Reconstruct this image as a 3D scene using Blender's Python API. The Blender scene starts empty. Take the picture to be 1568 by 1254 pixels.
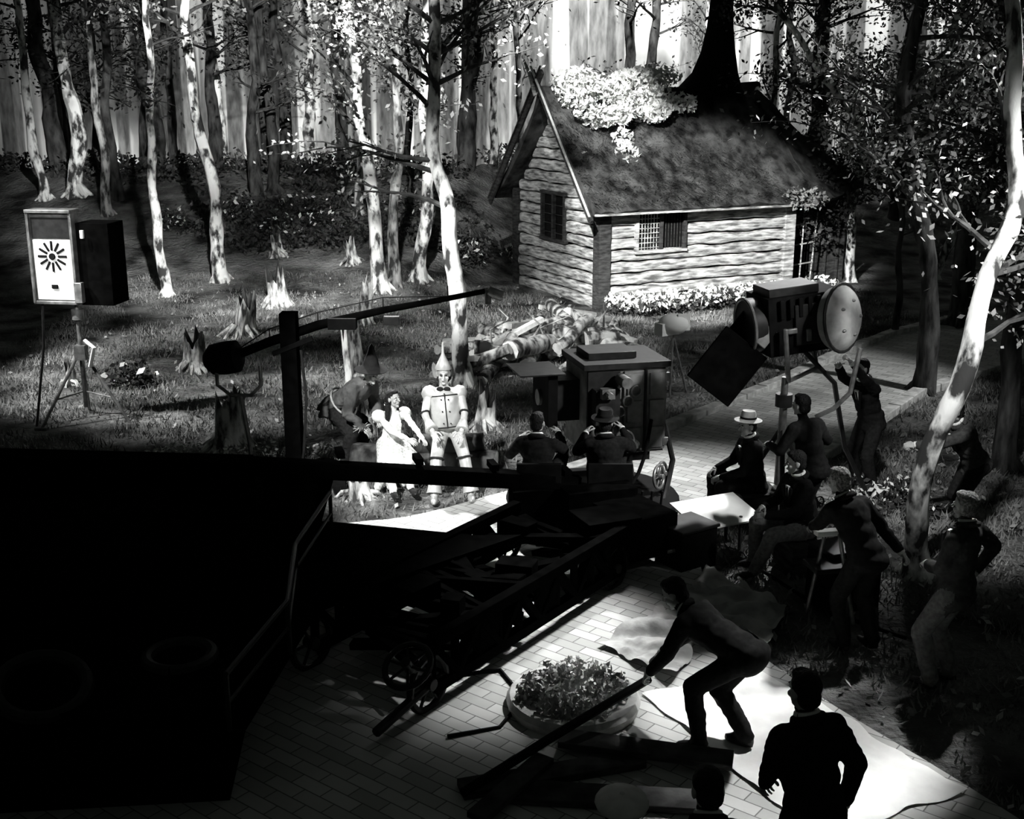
import bpy, math, random
import numpy as np
from mathutils import Vector, Matrix, noise as mnoise
random.seed(7); rng=np.random.default_rng(7)
V=Vector
COL=bpy.context.scene.collection
# ---------------------------------------------------------------- materials
def mat(name,v,rough=.8,metal=0,nscale=6,namp=.3,bump=.0,v2=None,stretch=(1,1,1),detail=5,spec=.3,pos=(.35,.65)):
    m=bpy.data.materials.new(name); m.use_nodes=True
    nt=m.node_tree; b=nt.nodes['Principled BSDF']
    tc=nt.nodes.new('ShaderNodeTexCoord'); mp=nt.nodes.new('ShaderNodeMapping'); mp.inputs['Scale'].default_value=stretch
    nz=nt.nodes.new('ShaderNodeTexNoise'); nz.inputs['Scale'].default_value=nscale; nz.inputs['Detail'].default_value=detail
    cr=nt.nodes.new('ShaderNodeValToRGB')
    lo=v*(1-namp) if v2 is None else v2; hi=min(1,v*(1+namp))
    cr.color_ramp.elements[0].position=pos[0]; cr.color_ramp.elements[1].position=pos[1]
    cr.color_ramp.elements[0].color=(lo,lo*1.01,lo*.985,1); cr.color_ramp.elements[1].color=(hi,hi*1.01,hi*.985,1)
    L=nt.links.new
    L(tc.outputs['Object'],mp.inputs[0]); L(mp.outputs[0],nz.inputs['Vector']); L(nz.outputs[0],cr.inputs[0]); L(cr.outputs[0],b.inputs['Base Color'])
    b.inputs['Roughness'].default_value=rough; b.inputs['Metallic'].default_value=metal
    b.inputs['Specular IOR Level'].default_value=spec
    if bump>0:
        bp=nt.nodes.new('ShaderNodeBump'); bp.inputs['Strength'].default_value=bump; bp.inputs['Distance'].default_value=.05
        L(nz.outputs[0],bp.inputs['Height']); L(bp.outputs[0],b.inputs['Normal'])
    return m
MBARK=mat('bark_birch',.8,.9,0,4.5,.15,.7,v2=.04,stretch=(1,1,.5),detail=7,pos=(.42,.54))
MBARKD=mat('bark_dark',.06,.95,0,7,.5,.7,v2=.012,stretch=(1,1,.3),spec=.1)
MBARKM=mat('bark_mid',.36,.95,0,6,.4,.7,v2=.04,stretch=(1,1,.4),detail=7,pos=(.42,.6),spec=.1)
MBARKS=mat('stump_bark',.55,.95,0,9,.3,.8,v2=.05,stretch=(1,1,.35),detail=7,pos=(.4,.6))
MTWIG=mat('twig_bark',.06,.9,0,7,.5,spec=.1)
MLEAF=mat('leaves',.3,.5,0,2,.6,spec=.5)  # lighter leaf tone, brightness of lit foliage put into the colour
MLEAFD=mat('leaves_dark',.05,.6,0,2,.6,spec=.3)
MPETAL=mat('petals_white',.9,.6,0,3,.1)
MGRASSB=mat('grass_blades',.19,.8,0,.8,.7)
MWOOD=mat('hewn_log',.58,.85,0,3,.35,.8,v2=.15,stretch=(1,1,6),detail=10,spec=.1)
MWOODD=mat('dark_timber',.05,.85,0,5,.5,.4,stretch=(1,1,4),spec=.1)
MCUT=mat('cut_wood',.6,.8,0,9,.2,.2)
MTHATCH=mat('thatch',.065,.95,0,3.2,.6,.9,v2=.014,stretch=(1,1,.7),detail=10,spec=.1)
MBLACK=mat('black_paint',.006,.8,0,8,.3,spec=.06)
MCLOTHB=mat('black_cloth',.003,1,0,8,.3,spec=.0)
MDARK=mat('dark_metal',.02,.5,.2,10,.3,spec=.2)
MMETAL=mat('worn_metal',.2,.4,.5,9,.4)
MWHITE=mat('white_paint',.85,.6,0,4,.06)
MPANEL=mat('camera_panel',.2,.6,.1,5,.4,spec=.2)
MDISC=mat('aluminium_disc',.34,.6,.1,3,.45,detail=6)
MSKIN=mat('skin',.4,.6,0,20,.08)
MSUIT=mat('suit_dark',.012,.95,0,30,.3,spec=.08)
MSUIT2=mat('suit_mid',.05,.95,0,30,.3,spec=.08)
MPANTS=mat('trousers',.016,.95,0,30,.3,spec=.08)
MPANTL=mat('trousers_light',.16,.9,0,25,.3,spec=.1)
MSHIRT=mat('shirt_white',.75,.8,0,20,.08)
MSHOE=mat('shoe_leather',.02,.35,0,10,.3)
MHAIR=mat('hair_dark',.012,.7,0,60,.5,.5,spec=.15)
MHAIRG=mat('hair_grey',.2,.8,0,60,.5,.5,spec=.1)
MFELT=mat('felt_light',.6,.8,0,15,.1)
MFELTD=mat('felt_dark',.015,.9,0,15,.2,spec=.1)
MTIN=mat('tin',.52,.45,.3,6,.2)
MSTRAW=mat('straw',.45,.8,0,10,.3)
MBAG=mat('burlap_coat',.09,.95,0,5,.4,.5,v2=.04,detail=6,spec=.05)
MEYE=mat('eye_dark',.01,.3,0,5,.1)
MLIP=mat('lips',.16,.6,0,5,.1)
MCANV=mat('canvas',.42,.9,0,4,.35,.3)
MSHEET=mat('white_sheet',.85,.9,0,2,.12,.1)
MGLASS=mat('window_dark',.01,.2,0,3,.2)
MSTONE=mat('curb_stone',.5,.9,0,6,.3,.4)
def gingham():
    m=mat('gingham',.6,.8,0,20,.1); nt=m.node_tree; b=nt.nodes['Principled BSDF']
    ck=nt.nodes.new('ShaderNodeTexChecker'); ck.inputs['Scale'].default_value=28
    ck.inputs['Color1'].default_value=(.8,.81,.79,1); ck.inputs['Color2'].default_value=(.45,.46,.44,1)
    tc=nt.nodes.new('ShaderNodeTexCoord'); nt.links.new(tc.outputs['Object'],ck.inputs['Vector']); nt.links.new(ck.outputs[0],b.inputs['Base Color'])
    return m
MGING=gingham()
def brickmat():
    m=bpy.data.materials.new('road_brick'); m.use_nodes=True; nt=m.node_tree; b=nt.nodes['Principled BSDF']; L=nt.links.new
    tc=nt.nodes.new('ShaderNodeTexCoord'); mp=nt.nodes.new('ShaderNodeMapping'); mp.inputs['Rotation'].default_value=(0,0,math.radians(38))
    br=nt.nodes.new('ShaderNodeTexBrick'); br.inputs['Scale'].default_value=1.0
    br.inputs['Brick Width'].default_value=.3; br.inputs['Row Height'].default_value=.13; br.inputs['Mortar Size'].default_value=.006; br.inputs['Mortar Smooth'].default_value=.3
    br.inputs['Color1'].default_value=(.5,.51,.49,1); br.inputs['Color2'].default_value=(.75,.76,.74,1); br.inputs['Mortar'].default_value=(.2,.2,.19,1)
    nz=nt.nodes.new('ShaderNodeTexNoise'); nz.inputs['Scale'].default_value=1.3; nz.inputs['Detail'].default_value=6
    mx=nt.nodes.new('ShaderNodeMix'); mx.data_type='RGBA'; mx.blend_type='MULTIPLY'; mx.inputs['Factor'].default_value=.5
    L(tc.outputs['Object'],mp.inputs[0]); L(mp.outputs[0],br.inputs['Vector']); L(tc.outputs['Object'],nz.inputs['Vector'])
    L(br.outputs['Color'],mx.inputs['A']); L(nz.outputs[0],mx.inputs['B']); L(mx.outputs['Result'],b.inputs['Base Color'])
    bp=nt.nodes.new('ShaderNodeBump'); bp.inputs['Strength'].default_value=.3; bp.inputs['Distance'].default_value=.015; bp.invert=True
    L(br.outputs['Fac'],bp.inputs['Height']); L(bp.outputs[0],b.inputs['Normal']); b.inputs['Roughness'].default_value=.8
    return m
MBRICK=brickmat()
def groundmat():
    m=mat('forest_floor',.14,.95,0,1.1,.7,.0,v2=.025,detail=9,spec=.1); nt=m.node_tree; b=nt.nodes['Principled BSDF']  # floor mottling, its dark tone also imitates patchy leaf light
    n2=nt.nodes.new('ShaderNodeTexNoise'); n2.inputs['Scale'].default_value=9; n2.inputs['Detail'].default_value=9
    tc=nt.nodes.new('ShaderNodeTexCoord'); bp=nt.nodes.new('ShaderNodeBump'); bp.inputs['Strength'].default_value=1; bp.inputs['Distance'].default_value=.14
    nt.links.new(tc.outputs['Object'],n2.inputs['Vector']); nt.links.new(n2.outputs[0],bp.inputs['Height']); nt.links.new(bp.outputs[0],b.inputs['Normal'])
    return m
MGROUND=groundmat()
def backdropmat():
    m=bpy.data.materials.new('painted_forest_backdrop'); m.use_nodes=True; nt=m.node_tree; b=nt.nodes['Principled BSDF']; L=nt.links.new
    tc=nt.nodes.new('ShaderNodeTexCoord')
    def layer(sx,sz,off,lo,hi,det=2):
        mp=nt.nodes.new('ShaderNodeMapping'); mp.inputs['Scale'].default_value=(sx,0,sz); mp.inputs['Location'].default_value=(off,off,0)
        nz=nt.nodes.new('ShaderNodeTexNoise'); nz.inputs['Scale'].default_value=1; nz.inputs['Detail'].default_value=det
        cr=nt.nodes.new('ShaderNodeMapRange'); cr.inputs['From Min'].default_value=lo; cr.inputs['From Max'].default_value=hi
        L(tc.outputs['Object'],mp.inputs[0]); L(mp.outputs[0],nz.inputs['Vector']); L(nz.outputs[0],cr.inputs['Value']); return cr.outputs[0]
    mist=layer(.25,.2,3,.32,.66,5)
    a=layer(1.0,.03,11,.46,.48,1); c=layer(1.9,.05,27,.46,.50,1); d=layer(.6,.02,41,.42,.44,1); bark=layer(6,1.4,5,.3,.7,5)
    def mixc(f,A,B):
        x=nt.nodes.new('ShaderNodeMix'); x.data_type='RGBA'; L(f,x.inputs['Factor'])
        for k,w in (('A',A),('B',B)):
            if isinstance(w,float): x.inputs[k].default_value=(w,w*1.01,w*.985,1)
            else: L(w,x.inputs[k])
        return x.outputs['Result']
    base=mixc(mist,.16,.9)
    base=mixc(c,base,mixc(bark,.12,.34)); base=mixc(a,mixc(bark,.06,.22),base); base=mixc(d,mixc(bark,.02,.12),base)
    L(base,b.inputs['Base Color']); b.inputs['Roughness'].default_value=1; b.inputs['Specular IOR Level'].default_value=0
    return m
MBACK=backdropmat()
# ---------------------------------------------------------------- mesh builder
def basis(d,up=V((0,0,1))):
    d=V(d).normalized(); u=V(up)
    if abs(d.dot(u.normalized()))>.98: u=V((1,0,0)) if abs(d.x)<.9 else V((0,1,0))
    x=u.cross(d).normalized(); y=d.cross(x); return x,y,d
class MB:
    def __init__(s): s.v=[];s.f=[];s.mi=[];s.mats=[]
    def mid(s,m):
        if m not in s.mats: s.mats.append(m)
        return s.mats.index(m)
    def add(s,vs,fs,m):
        o=len(s.v); s.v.extend([tuple(q) for q in vs]); k=s.mid(m)
        for f in fs: s.f.append(tuple(i+o for i in f)); s.mi.append(k)
    def box(s,c,size,m,R=None):
        x,y,z=[q/2 for q in size]; P=[V((a*x,b*y,e*z)) for a in(-1,1) for b in(-1,1) for e in(-1,1)]
        if R is None: R=Matrix.Identity(3)
        elif isinstance(R,(int,float)): R=Matrix.Rotation(R,3,'Z')
        P=[R@p+V(c) for p in P]
        s.add(P,[(0,1,3,2),(4,6,7,5),(0,4,5,1),(2,3,7,6),(0,2,6,4),(1,5,7,3)],m)
    def tube(s,pts,rs,m,n=8,cap=True,jit=0,capm=None):
        pts=[V(p) for p in pts]
        if isinstance(rs,(int,float)): rs=[rs]*len(pts)
        vs=[];fs=[];pu=None
        for i,p in enumerate(pts):
            d=(pts[min(i+1,len(pts)-1)]-pts[max(i-1,0)])
            if d.length<1e-9: d=V((0,0,1))
            x,y,d=basis(d) if pu is None else basis(d,pu)
            pu=y
            for k in range(n):
                a=2*math.pi*k/n; r=rs[i]*(1+(jit*(random.random()-.5) if jit else 0))
                vs.append(p+x*math.cos(a)*r+y*math.sin(a)*r)
        for i in range(len(pts)-1):
            for k in range(n):
                k2=(k+1)%n; fs.append((i*n+k,i*n+k2,(i+1)*n+k2,(i+1)*n+k))
        s.add(vs,fs,m)
        if cap:
            L=len(s.v)-len(vs); k=s.mid(capm or m)
            s.f.append(tuple(L+q for q in range(n))[::-1]); s.mi.append(k)
            e=L+(len(pts)-1)*n; s.f.append(tuple(e+q for q in range(n))); s.mi.append(k)
    def beam(s,a,b,w,h,m):
        a=V(a);b=V(b); x,y,d=basis(b-a); R=Matrix((x,y,d)).transposed(); s.box((a+b)/2,(w,h,(b-a).length),m,R)
    def ell(s,c,r,m,R=None,n=12,k=8):
        if isinstance(r,(int,float)): r=(r,r,r)
        if R is None: R=Matrix.Identity(3)
        vs=[V((0,0,r[2]))]
        for i in range(1,k):
            t=math.pi*i/k
            for j in range(n):
                a=2*math.pi*j/n; vs.append(V((r[0]*math.sin(t)*math.cos(a),r[1]*math.sin(t)*math.sin(a),r[2]*math.cos(t))))
        vs.append(V((0,0,-r[2]))); fs=[]
        for j in range(n): fs.append((0,1+j,1+(j+1)%n))
        for i in range(k-2):
            for j in range(n):
                a=1+i*n+j;b=1+i*n+(j+1)%n; fs.append((a,a+n,b+n,b))
        e=len(vs)-1
        for j in range(n): fs.append((e,1+(k-2)*n+(j+1)%n,1+(k-2)*n+j))
        s.add([R@q+V(c) for q in vs],fs,m)
    def cap(s,a,b,r0,r1,m,n=10):
        a=V(a);b=V(b);d=b-a
        if d.length<1e-6: s.ell(a,r0,m); return
        d.normalize(); pts=[];rs=[]
        for t in (-1,-.8,-.4): pts.append(a+d*r0*t); rs.append(r0*math.sqrt(max(.0004,1-t*t)))
        pts.append(a);rs.append(r0);pts.append(b);rs.append(r1)
        for t in (.4,.8,1): pts.append(b+d*r1*t); rs.append(r1*math.sqrt(max(.0004,1-t*t)))
        s.tube(pts,rs,m,n)
    def lathe(s,prof,c,m,axis=(0,0,1),n=20):
        x,y,d=basis(axis); vs=[];fs=[]
        for r,h in prof:
            for k in range(n):
                a=2*math.pi*k/n; vs.append(V(c)+d*h+x*math.cos(a)*r+y*math.sin(a)*r)
        for i in range(len(prof)-1):
            for k in range(n):
                k2=(k+1)%n; fs.append((i*n+k,i*n+k2,(i+1)*n+k2,(i+1)*n+k))
        s.add(vs,fs,m)
    def torus(s,c,R,r,m,axis=(0,0,1),n=24,k=8,a0=0,a1=2*math.pi):
        x,y,d=basis(axis); full=abs(a1-a0-2*math.pi)<1e-3
        pts=[V(c)+x*math.cos(a0+(a1-a0)*i/n)*R+y*math.sin(a0+(a1-a0)*i/n)*R for i in range(n+1)]
        s.tube(pts,r,m,k,cap=not full)
    def leaves(s,C,Rr,n,size,m,shell=.3):
        C=np.array(C,float); Rr=np.array(Rr if hasattr(Rr,'__len__') else (Rr,)*3,float)
        d=rng.normal(size=(n,3)); d/=np.linalg.norm(d,axis=1)[:,None]; q=(rng.random(n)**shell)[:,None]
        s.leafpts(C+d*q*Rr,size,m)
    def leafpts(s,P,size,m):
        n=len(P); a=rng.normal(size=(n,3)); a/=np.linalg.norm(a,axis=1)[:,None]; b=np.cross(a,rng.normal(size=(n,3))); b/=np.linalg.norm(b,axis=1)[:,None]
        sz=size*(.6+.8*rng.random(n))[:,None]
        vv=np.stack([P-a*sz*.6,P+b*sz*.32,P+a*sz*.6,P-b*sz*.32],1).reshape(-1,3)
        o=len(s.v); s.v.extend(map(tuple,vv.tolist())); k=s.mid(m)
        s.f.extend([(o+4*i,o+4*i+1,o+4*i+2,o+4*i+3) for i in range(n)]); s.mi.extend([k]*n)
    def build(s,name,origin=(0,0,0),smooth=True,bevel=0,parent=None,ang=40):
        me=bpy.data.meshes.new(name); o=V(origin)
        me.from_pydata([(a-o.x,b-o.y,c-o.z) for a,b,c in s.v],[],s.f)
        for m in s.mats: me.materials.append(m)
        me.polygons.foreach_set('material_index',s.mi)
        if smooth:
            me.shade_smooth(); me.set_sharp_from_angle(angle=math.radians(ang))
        me.update()
        ob=bpy.data.objects.new(name,me); COL.objects.link(ob); ob.location=o
        if bevel:
            b=ob.modifiers.new('bevel','BEVEL'); b.width=bevel; b.segments=2; b.limit_method='ANGLE'; b.angle_limit=math.radians(50)
        if parent: ob.parent=parent; ob.matrix_parent_inverse=Matrix.Translation(-V(parent.location))
        return ob
def empty(name,loc):
    e=bpy.data.objects.new(name,None); COL.objects.link(e); e.location=loc; e.empty_display_size=.3; return e
def remesh(mb,vox,smooth_it=4):
    me=bpy.data.meshes.new('t'); me.from_pydata(mb.v,[],mb.f); ob=bpy.data.objects.new('t',me); COL.objects.link(ob)
    r=ob.modifiers.new('r','REMESH'); r.mode='VOXEL'; r.voxel_size=vox
    sm=ob.modifiers.new('s','SMOOTH'); sm.factor=.5; sm.iterations=smooth_it
    dg=bpy.context.evaluated_depsgraph_get(); ev=ob.evaluated_get(dg); m2=ev.to_mesh()
    nv=len(m2.vertices); co=np.empty(nv*3); m2.vertices.foreach_get('co',co); co=co.reshape(-1,3)
    fs=[tuple(p.vertices) for p in m2.polygons]; ev.to_mesh_clear()
    bpy.data.objects.remove(ob); bpy.data.meshes.remove(me)
    return co,fs
# ---------------------------------------------------------------- ground
def sm(t): t=min(1,max(0,t)); return t*t*(3-2*t)
def gz(x,y):
    w=sm((x+3)/5.0); y0=27.5+6.5*w
    t=min(1,max(0,(y-y0)/10)); h=2.55*t**1.25
    if y>y0+10: h=2.55-1.2*sm((y-y0-10)/2.5)
    n=mnoise.noise(V((x*.25,y*.25,0)))
    h+=(.05*n if y<27 else .22*n*min(1,(y-27)/5))
    if -9<x<12 and y<26: h*=.3
    return h
ROAD=[(16,27.6),(12.5,26.9),(9.42,25.6),(7.8,24.1),(6.37,22.4),(4.6,19.9),(3.3,18.3),(2.17,16.9),(1.2,15.4),(.5,14.7),(-.1,14.2),(-1.18,13.25),(-1.9,13.1),(-3.4,12.4),(-6,11.4),(-9,10.5),(-9,2.5),(5.5,2.5),(4.3,5.5),(3.4,7.5),(2.5,9.0),(1.9,10.5),(2.05,12.5),(2.55,13.4),(4.55,16.05),(6.75,19.2),(9.6,21.8),(12.5,23.2),(16,24.2)]
def insideP(px,py,poly):
    px=np.asarray(px);py=np.asarray(py); r=np.zeros(px.shape,bool); n=len(poly); j=n-1
    for i in range(n):
        xi,yi=poly[i];xj,yj=poly[j]
        c=((yi>py)!=(yj>py))&(px<(xj-xi)*(py-yi)/((yj-yi) or 1e-9)+xi); r^=c; j=i
    return r
g=MB(); xs=np.linspace(-30,30,121); ys=np.linspace(0,48,97)
vs=[(x,y,gz(x,y)) for y in ys for x in xs]; W=len(xs)
fs=[(j*W+i,j*W+i+1,(j+1)*W+i+1,(j+1)*W+i) for j in range(len(ys)-1) for i in range(W-1)]
g.add(vs,fs,MGROUND); g.build('ground')
def smoothpoly(P,it=2):
    for _ in range(it):
        Q=[]
        for i in range(len(P)):
            a=V(P[i]);b=V(P[(i+1)%len(P)]); Q+= [tuple(a*.75+b*.25),tuple(a*.25+b*.75)]
        P=Q
    return P
RP=smoothpoly(ROAD)
r=MB(); n=len(RP)
r.add([(x,y,.035) for x,y in RP]+[(x,y,-.1) for x,y in RP],[tuple(range(n))[::-1]]+[(i,(i+1)%n,(i+1)%n+n,i+n) for i in range(n)],MBRICK)
r.build('brick_road',smooth=False)
me=bpy.data.objects['brick_road'].data
if me.polygons[0].normal.z<0: me.flip_normals()
cb=MB()
def curb(pts,w=.2,h=.13):
    for i in range(len(pts)-1):
        a=V((*pts[i],0));b=V((*pts[i+1],0)); L=(b-a).length; k=max(1,int(L/.55))
        for q in range(k):
            p0=a.lerp(b,q/k);p1=a.lerp(b,(q+.96)/k); c=(p0+p1)/2; ang=math.atan2(b.y-a.y,b.x-a.x)
            cb.box((c.x,c.y,h/2-.02+random.uniform(-.01,.01)),((p1-p0).length,w*random.uniform(.9,1.1),h+.04),MSTONE,ang)
curb(ROAD[0:10]); curb(ROAD[23:29])
cb.build('road_curb',bevel=.015)
bd=MB(); vs=[];N=60
for i in range(N+1):
    x=-34+68*i/N; y=46-.005*x*x*.8
    vs+=[(x,y,-.5),(x,y,15)]
bd.add(vs,[(2*i,2*i+2,2*i+3,2*i+1) for i in range(N)],MBACK); bd.build('painted_backdrop')
# ---------------------------------------------------------------- grass
def grass(name,x0,x1,y0,y1,n,h,m,excl):
    P=np.stack([rng.uniform(x0,x1,n),rng.uniform(y0,y1,n)],1)
    k=~insideP(P[:,0],P[:,1],ROAD)
    for e in excl: k&=~insideP(P[:,0],P[:,1],e)
    cl=np.array([mnoise.noise(V((a*.9,b*.9,3)))+.5*mnoise.noise(V((a*3,b*3,8))) for a,b in P]); k&=(cl+rng.normal(0,.15,n))>-.12
    P=P[k]; Z=np.array([gz(a,b) for a,b in P]); nn=len(P)
    a=rng.uniform(0,6.28,nn); w=.013; hh=h*(.4+rng.random(nn)); lx=rng.normal(0,.5,nn)*hh; ly=rng.normal(0,.5,nn)*hh
    v=np.stack([np.stack([P[:,0]-w*np.cos(a),P[:,1]-w*np.sin(a),Z-.01],1),np.stack([P[:,0]+w*np.cos(a),P[:,1]+w*np.sin(a),Z-.01],1),np.stack([P[:,0]+lx,P[:,1]+ly,Z+hh],1)],1).reshape(-1,3)
    b=MB(); b.v=list(map(tuple,v.tolist())); b.f=[(3*i,3*i+1,3*i+2) for i in range(nn)]; b.mid(m); b.mi=[0]*nn
    nl=1600; Q=np.stack([rng.uniform(x0,x1,nl),rng.uniform(y0,y1,nl)],1); kk=~insideP(Q[:,0],Q[:,1],ROAD); Q=Q[kk]
    b.leafpts(np.array([(p,q,gz(p,q)+.05) for p,q in Q]),.07,MLEAF)
    return b.build(name,smooth=False)
CAB=[(1.7,26.8),(9.4,30.6),(7,35.5),(-.6,31.6)]
grass('grass',-10,9,12.5,30,120000,.09,MGRASSB,[CAB])
grass('grass',2.2,9,5,17,30000,.07,MGRASSB,[])
# ---------------------------------------------------------------- trees
def limb(b,p,d,L,r,m,depth,leaf,lm,lsize,droop=.0):
    pts=[V(p)];rs=[r];n=5; dd=V(d).normalized()
    for i in range(n):
        dd=(dd+V((random.uniform(-.25,.25),random.uniform(-.25,.25),random.uniform(-.12,.18)-droop))).normalized()
        pts.append(pts[-1]+dd*L/n); rs.append(r*(1-.75*(i+1)/n))
    b.tube(pts,rs,m,5)
    if depth>0:
        for i in range(2,n+1):
            a=random.uniform(0,6.28); nd=(dd+V((math.cos(a),math.sin(a),random.uniform(-.5,.3)))*.9).normalized()
            limb(b,pts[i],nd,L*.55,rs[i]*.7+.004,m,depth-1,leaf,lm,lsize,droop)
    if leaf and depth<=1:
        for q in pts[1:]:
            k=rng.poisson(leaf)
            if k: b.leafpts(np.array(q)+rng.normal(0,.2,(k,3)),lsize,lm)
def tree(name,pts,r0,m,nb=7,zb=(3,7),leaf=5,lm=MLEAF,lsize=.11,r1=None,blen=1.5,dirs=None,flare=True,depth=1):
    b=MB(); P=[V(p) for p in pts]; T=[];Rr=[]; n=26
    r1=r1 or r0*.5; Lz=len(P)-1
    for i in range(n+1):
        t=i/n*Lz; k=min(int(t),Lz-1); u=t-k
        p0=P[max(k-1,0)];p1=P[k];p2=P[k+1];p3=P[min(k+2,Lz)]
        q=.5*((2*p1)+(-p0+p2)*u+(2*p0-5*p1+4*p2-p3)*u*u+(-p0+3*p1-3*p2+p3)*u**3)
        w=mnoise.noise_vector(q*.9+V((r0*77,0,0)))*.12; w.z=0
        T.append(q+w*(0 if i==0 else 1)); s=i/n
        rr=(r0*(1-s)+r1*s)*(1+.22*mnoise.noise(q*2.5))
        if flare and s<.08: rr*=1+.6*(1-s/.08)**2
        Rr.append(rr)
    T[0]=T[0]-V((0,0,.15))
    b.tube(T,Rr,m,10,jit=.14)
    if flare:
        for k in range(5):
            a=k*1.256+random.random()*.6; d=V((math.cos(a),math.sin(a),0)); base=V(P[0])
            b.tube([base+V((0,0,r0*1.6)),base+d*r0*1.2+V((0,0,r0*.4)),base+d*r0*2.1+V((0,0,-.05))],[r0*.5,r0*.35,r0*.1],m,6)
    for i in range(nb):
        z=random.uniform(*zb); q=min(T,key=lambda p:abs(p.z-z)); a=random.uniform(0,6.28)
        d=V((math.cos(a),math.sin(a),random.uniform(.2,.9)))
        if dirs: d=V(dirs[i%len(dirs)])+V((random.uniform(-.3,.3),random.uniform(-.3,.3),random.uniform(-.2,.3)))
        limb(b,q,d,blen*random.uniform(.6,1.3),r0*.28,MTWIG,depth,leaf,lm,lsize,.04)
    return b.build(name,origin=P[0])
def tr(x,y,lean,r,m=MBARK,**k):
    z=gz(x,y); H=8.5
    return tree('birch_tree',[(x,y,z),(x+lean*.3+random.uniform(-.18,.18),y,z+2.2),(x+lean*.65+random.uniform(-.22,.22),y+.1,z+4.5),(x+lean,y,z+H)],r,m,**k)
D=MLEAFD
tr(-8.3,28.4,.15,.13,leaf=3,nb=7,zb=(4.5,8),lm=D)
tr(-7.26,29.6,-.4,.18,leaf=3,nb=7,zb=(4.5,8))
tr(-13.5,35,-.6,.15,leaf=3,zb=(6,9),lm=D)
tr(-12.7,35.3,0,.24,leaf=3,nb=7,zb=(6,9))
tr(-11.4,34,-.3,.14,MBARKM,leaf=3,zb=(6,9),lm=D)
tr(-3.15,28.7,-.9,.19,leaf=4,nb=8,zb=(3.8,8))
tr(-2.9,29.1,.1,.15,MBARKM,leaf=3,nb=7,zb=(4,8),lm=D)
tr(-2.33,29.6,.5,.18,leaf=4,nb=8,zb=(3.8,8))
tr(-4.25,33.8,-.1,.12,MBARKM,leaf=2,zb=(6,9),lm=D)
tr(-7.0,35.7,-.1,.18,MBARKD,leaf=2,zb=(6,9),lm=D)
tree('birch_tree',[(-.8,19.9,0),(-.95,19.9,1.6),(-1.05,19.9,3.0),(-1.3,20,4.4),(-1.25,20,7)],.17,MBARK,nb=16,zb=(2.8,6.8),leaf=5,blen=1.8,lsize=.075,dirs=[(-1,.2,.5),(1,.1,.4),(-.6,-.4,.7),(.5,.5,.6),(-1,0,.1)])
tree('birch_tree',[(4.22,11.6,0),(4.12,11.4,.9),(4.25,11.2,2.0),(4.55,11.3,3.1),(4.8,11.6,4.3),(4.7,12,6.2)],.13,MBARK,nb=16,zb=(2.6,6),leaf=8,blen=1.3,lsize=.06,dirs=[(1,.3,.2),(.8,-.1,.5),(-.5,.3,.6),(1,.5,-.2),(.3,.5,.6)],lm=MLEAF)
tree('forest_tree',[(6.86,19.4,0),(6.8,19.4,1.8),(6.45,19.5,3.4),(6.2,19.5,5),(6.7,19.6,8)],.17,MBARKD,nb=18,zb=(3,7.5),leaf=7,blen=1.9,lsize=.075,lm=MLEAF,dirs=[(-1,.1,.4),(1,0,.3),(.3,-.5,.2),(1,-.3,-.1),(-.6,-.3,.6)])
tree('forest_tree',[(9.6,25.1,0),(9.5,25.1,2.5),(9.9,25.1,5),(9.5,25,9)],.24,MBARKD,nb=20,zb=(2.5,7.5),leaf=10,blen=2.2,lsize=.1,lm=D)
tree('forest_tree',[(6.6,15.2,0),(6.5,15.2,2),(6.9,15.3,4),(6.6,15.2,7)],.15,MBARKD,nb=24,zb=(2.8,6.3),leaf=11,blen=1.6,lsize=.07,lm=D)
tree('birch_tree',[(8.95,31.4,0),(8.7,31,2),(8.9,31,3.6),(7.6,30,5.2),(6.2,29.5,6.8)],.13,MBARK,nb=14,zb=(2.5,7),leaf=6,blen=1.8,lm=D)
tree('birch_tree',[(11.2,31.5,0),(11.5,31,2.5),(10.6,31,4.6),(11.5,31,8)],.13,MBARK,nb=8,zb=(3,7),leaf=6)
tree('birch_tree',[(7.9,24.2,0),(7.8,24.2,2.5),(7.4,24.2,4),(7.9,24.3,7)],.07,MBARKD,nb=14,zb=(2,6.5),leaf=8,blen=1.4,lsize=.08)
far=[]
for k in range(4):
    x,y=(-9+k*1.9,38)
    far.append(tr(x,y,random.uniform(-.5,.5),random.choice([.12,.16,.2]),MBARK if k==0 else MBARKD,leaf=2,nb=8,zb=(5.3,9.5),flare=False,lm=MLEAFD))
for i in range(46):
    x=random.uniform(-21,20); y=random.uniform(35,41.5)
    if x>-1: y=random.uniform(37.5,42)
    if -1<x<9 and i%2: continue
    s=far[0] if i%6==0 else random.choice(far[1:]); o=bpy.data.objects.new('birch_tree',s.data); COL.objects.link(o); o.location=(x,y,gz(x,y)-.1); o.rotation_euler=(0,0,random.uniform(0,6.28)); q=random.uniform(.85,1.2); o.scale=(q*random.uniform(.7,1.5),)*2+(q,)
sh=MB()
for i in range(150):
    x=random.uniform(-20,20); y=random.uniform(36.5,39) if x<-2 else random.uniform(40,42.5)
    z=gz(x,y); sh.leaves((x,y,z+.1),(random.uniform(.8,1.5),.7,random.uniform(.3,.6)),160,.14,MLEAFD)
for i in range(60):
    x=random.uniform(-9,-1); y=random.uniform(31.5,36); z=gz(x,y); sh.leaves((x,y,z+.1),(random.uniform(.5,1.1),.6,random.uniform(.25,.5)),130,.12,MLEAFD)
sh.build('berm_shrubs')
sh=MB()
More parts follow.
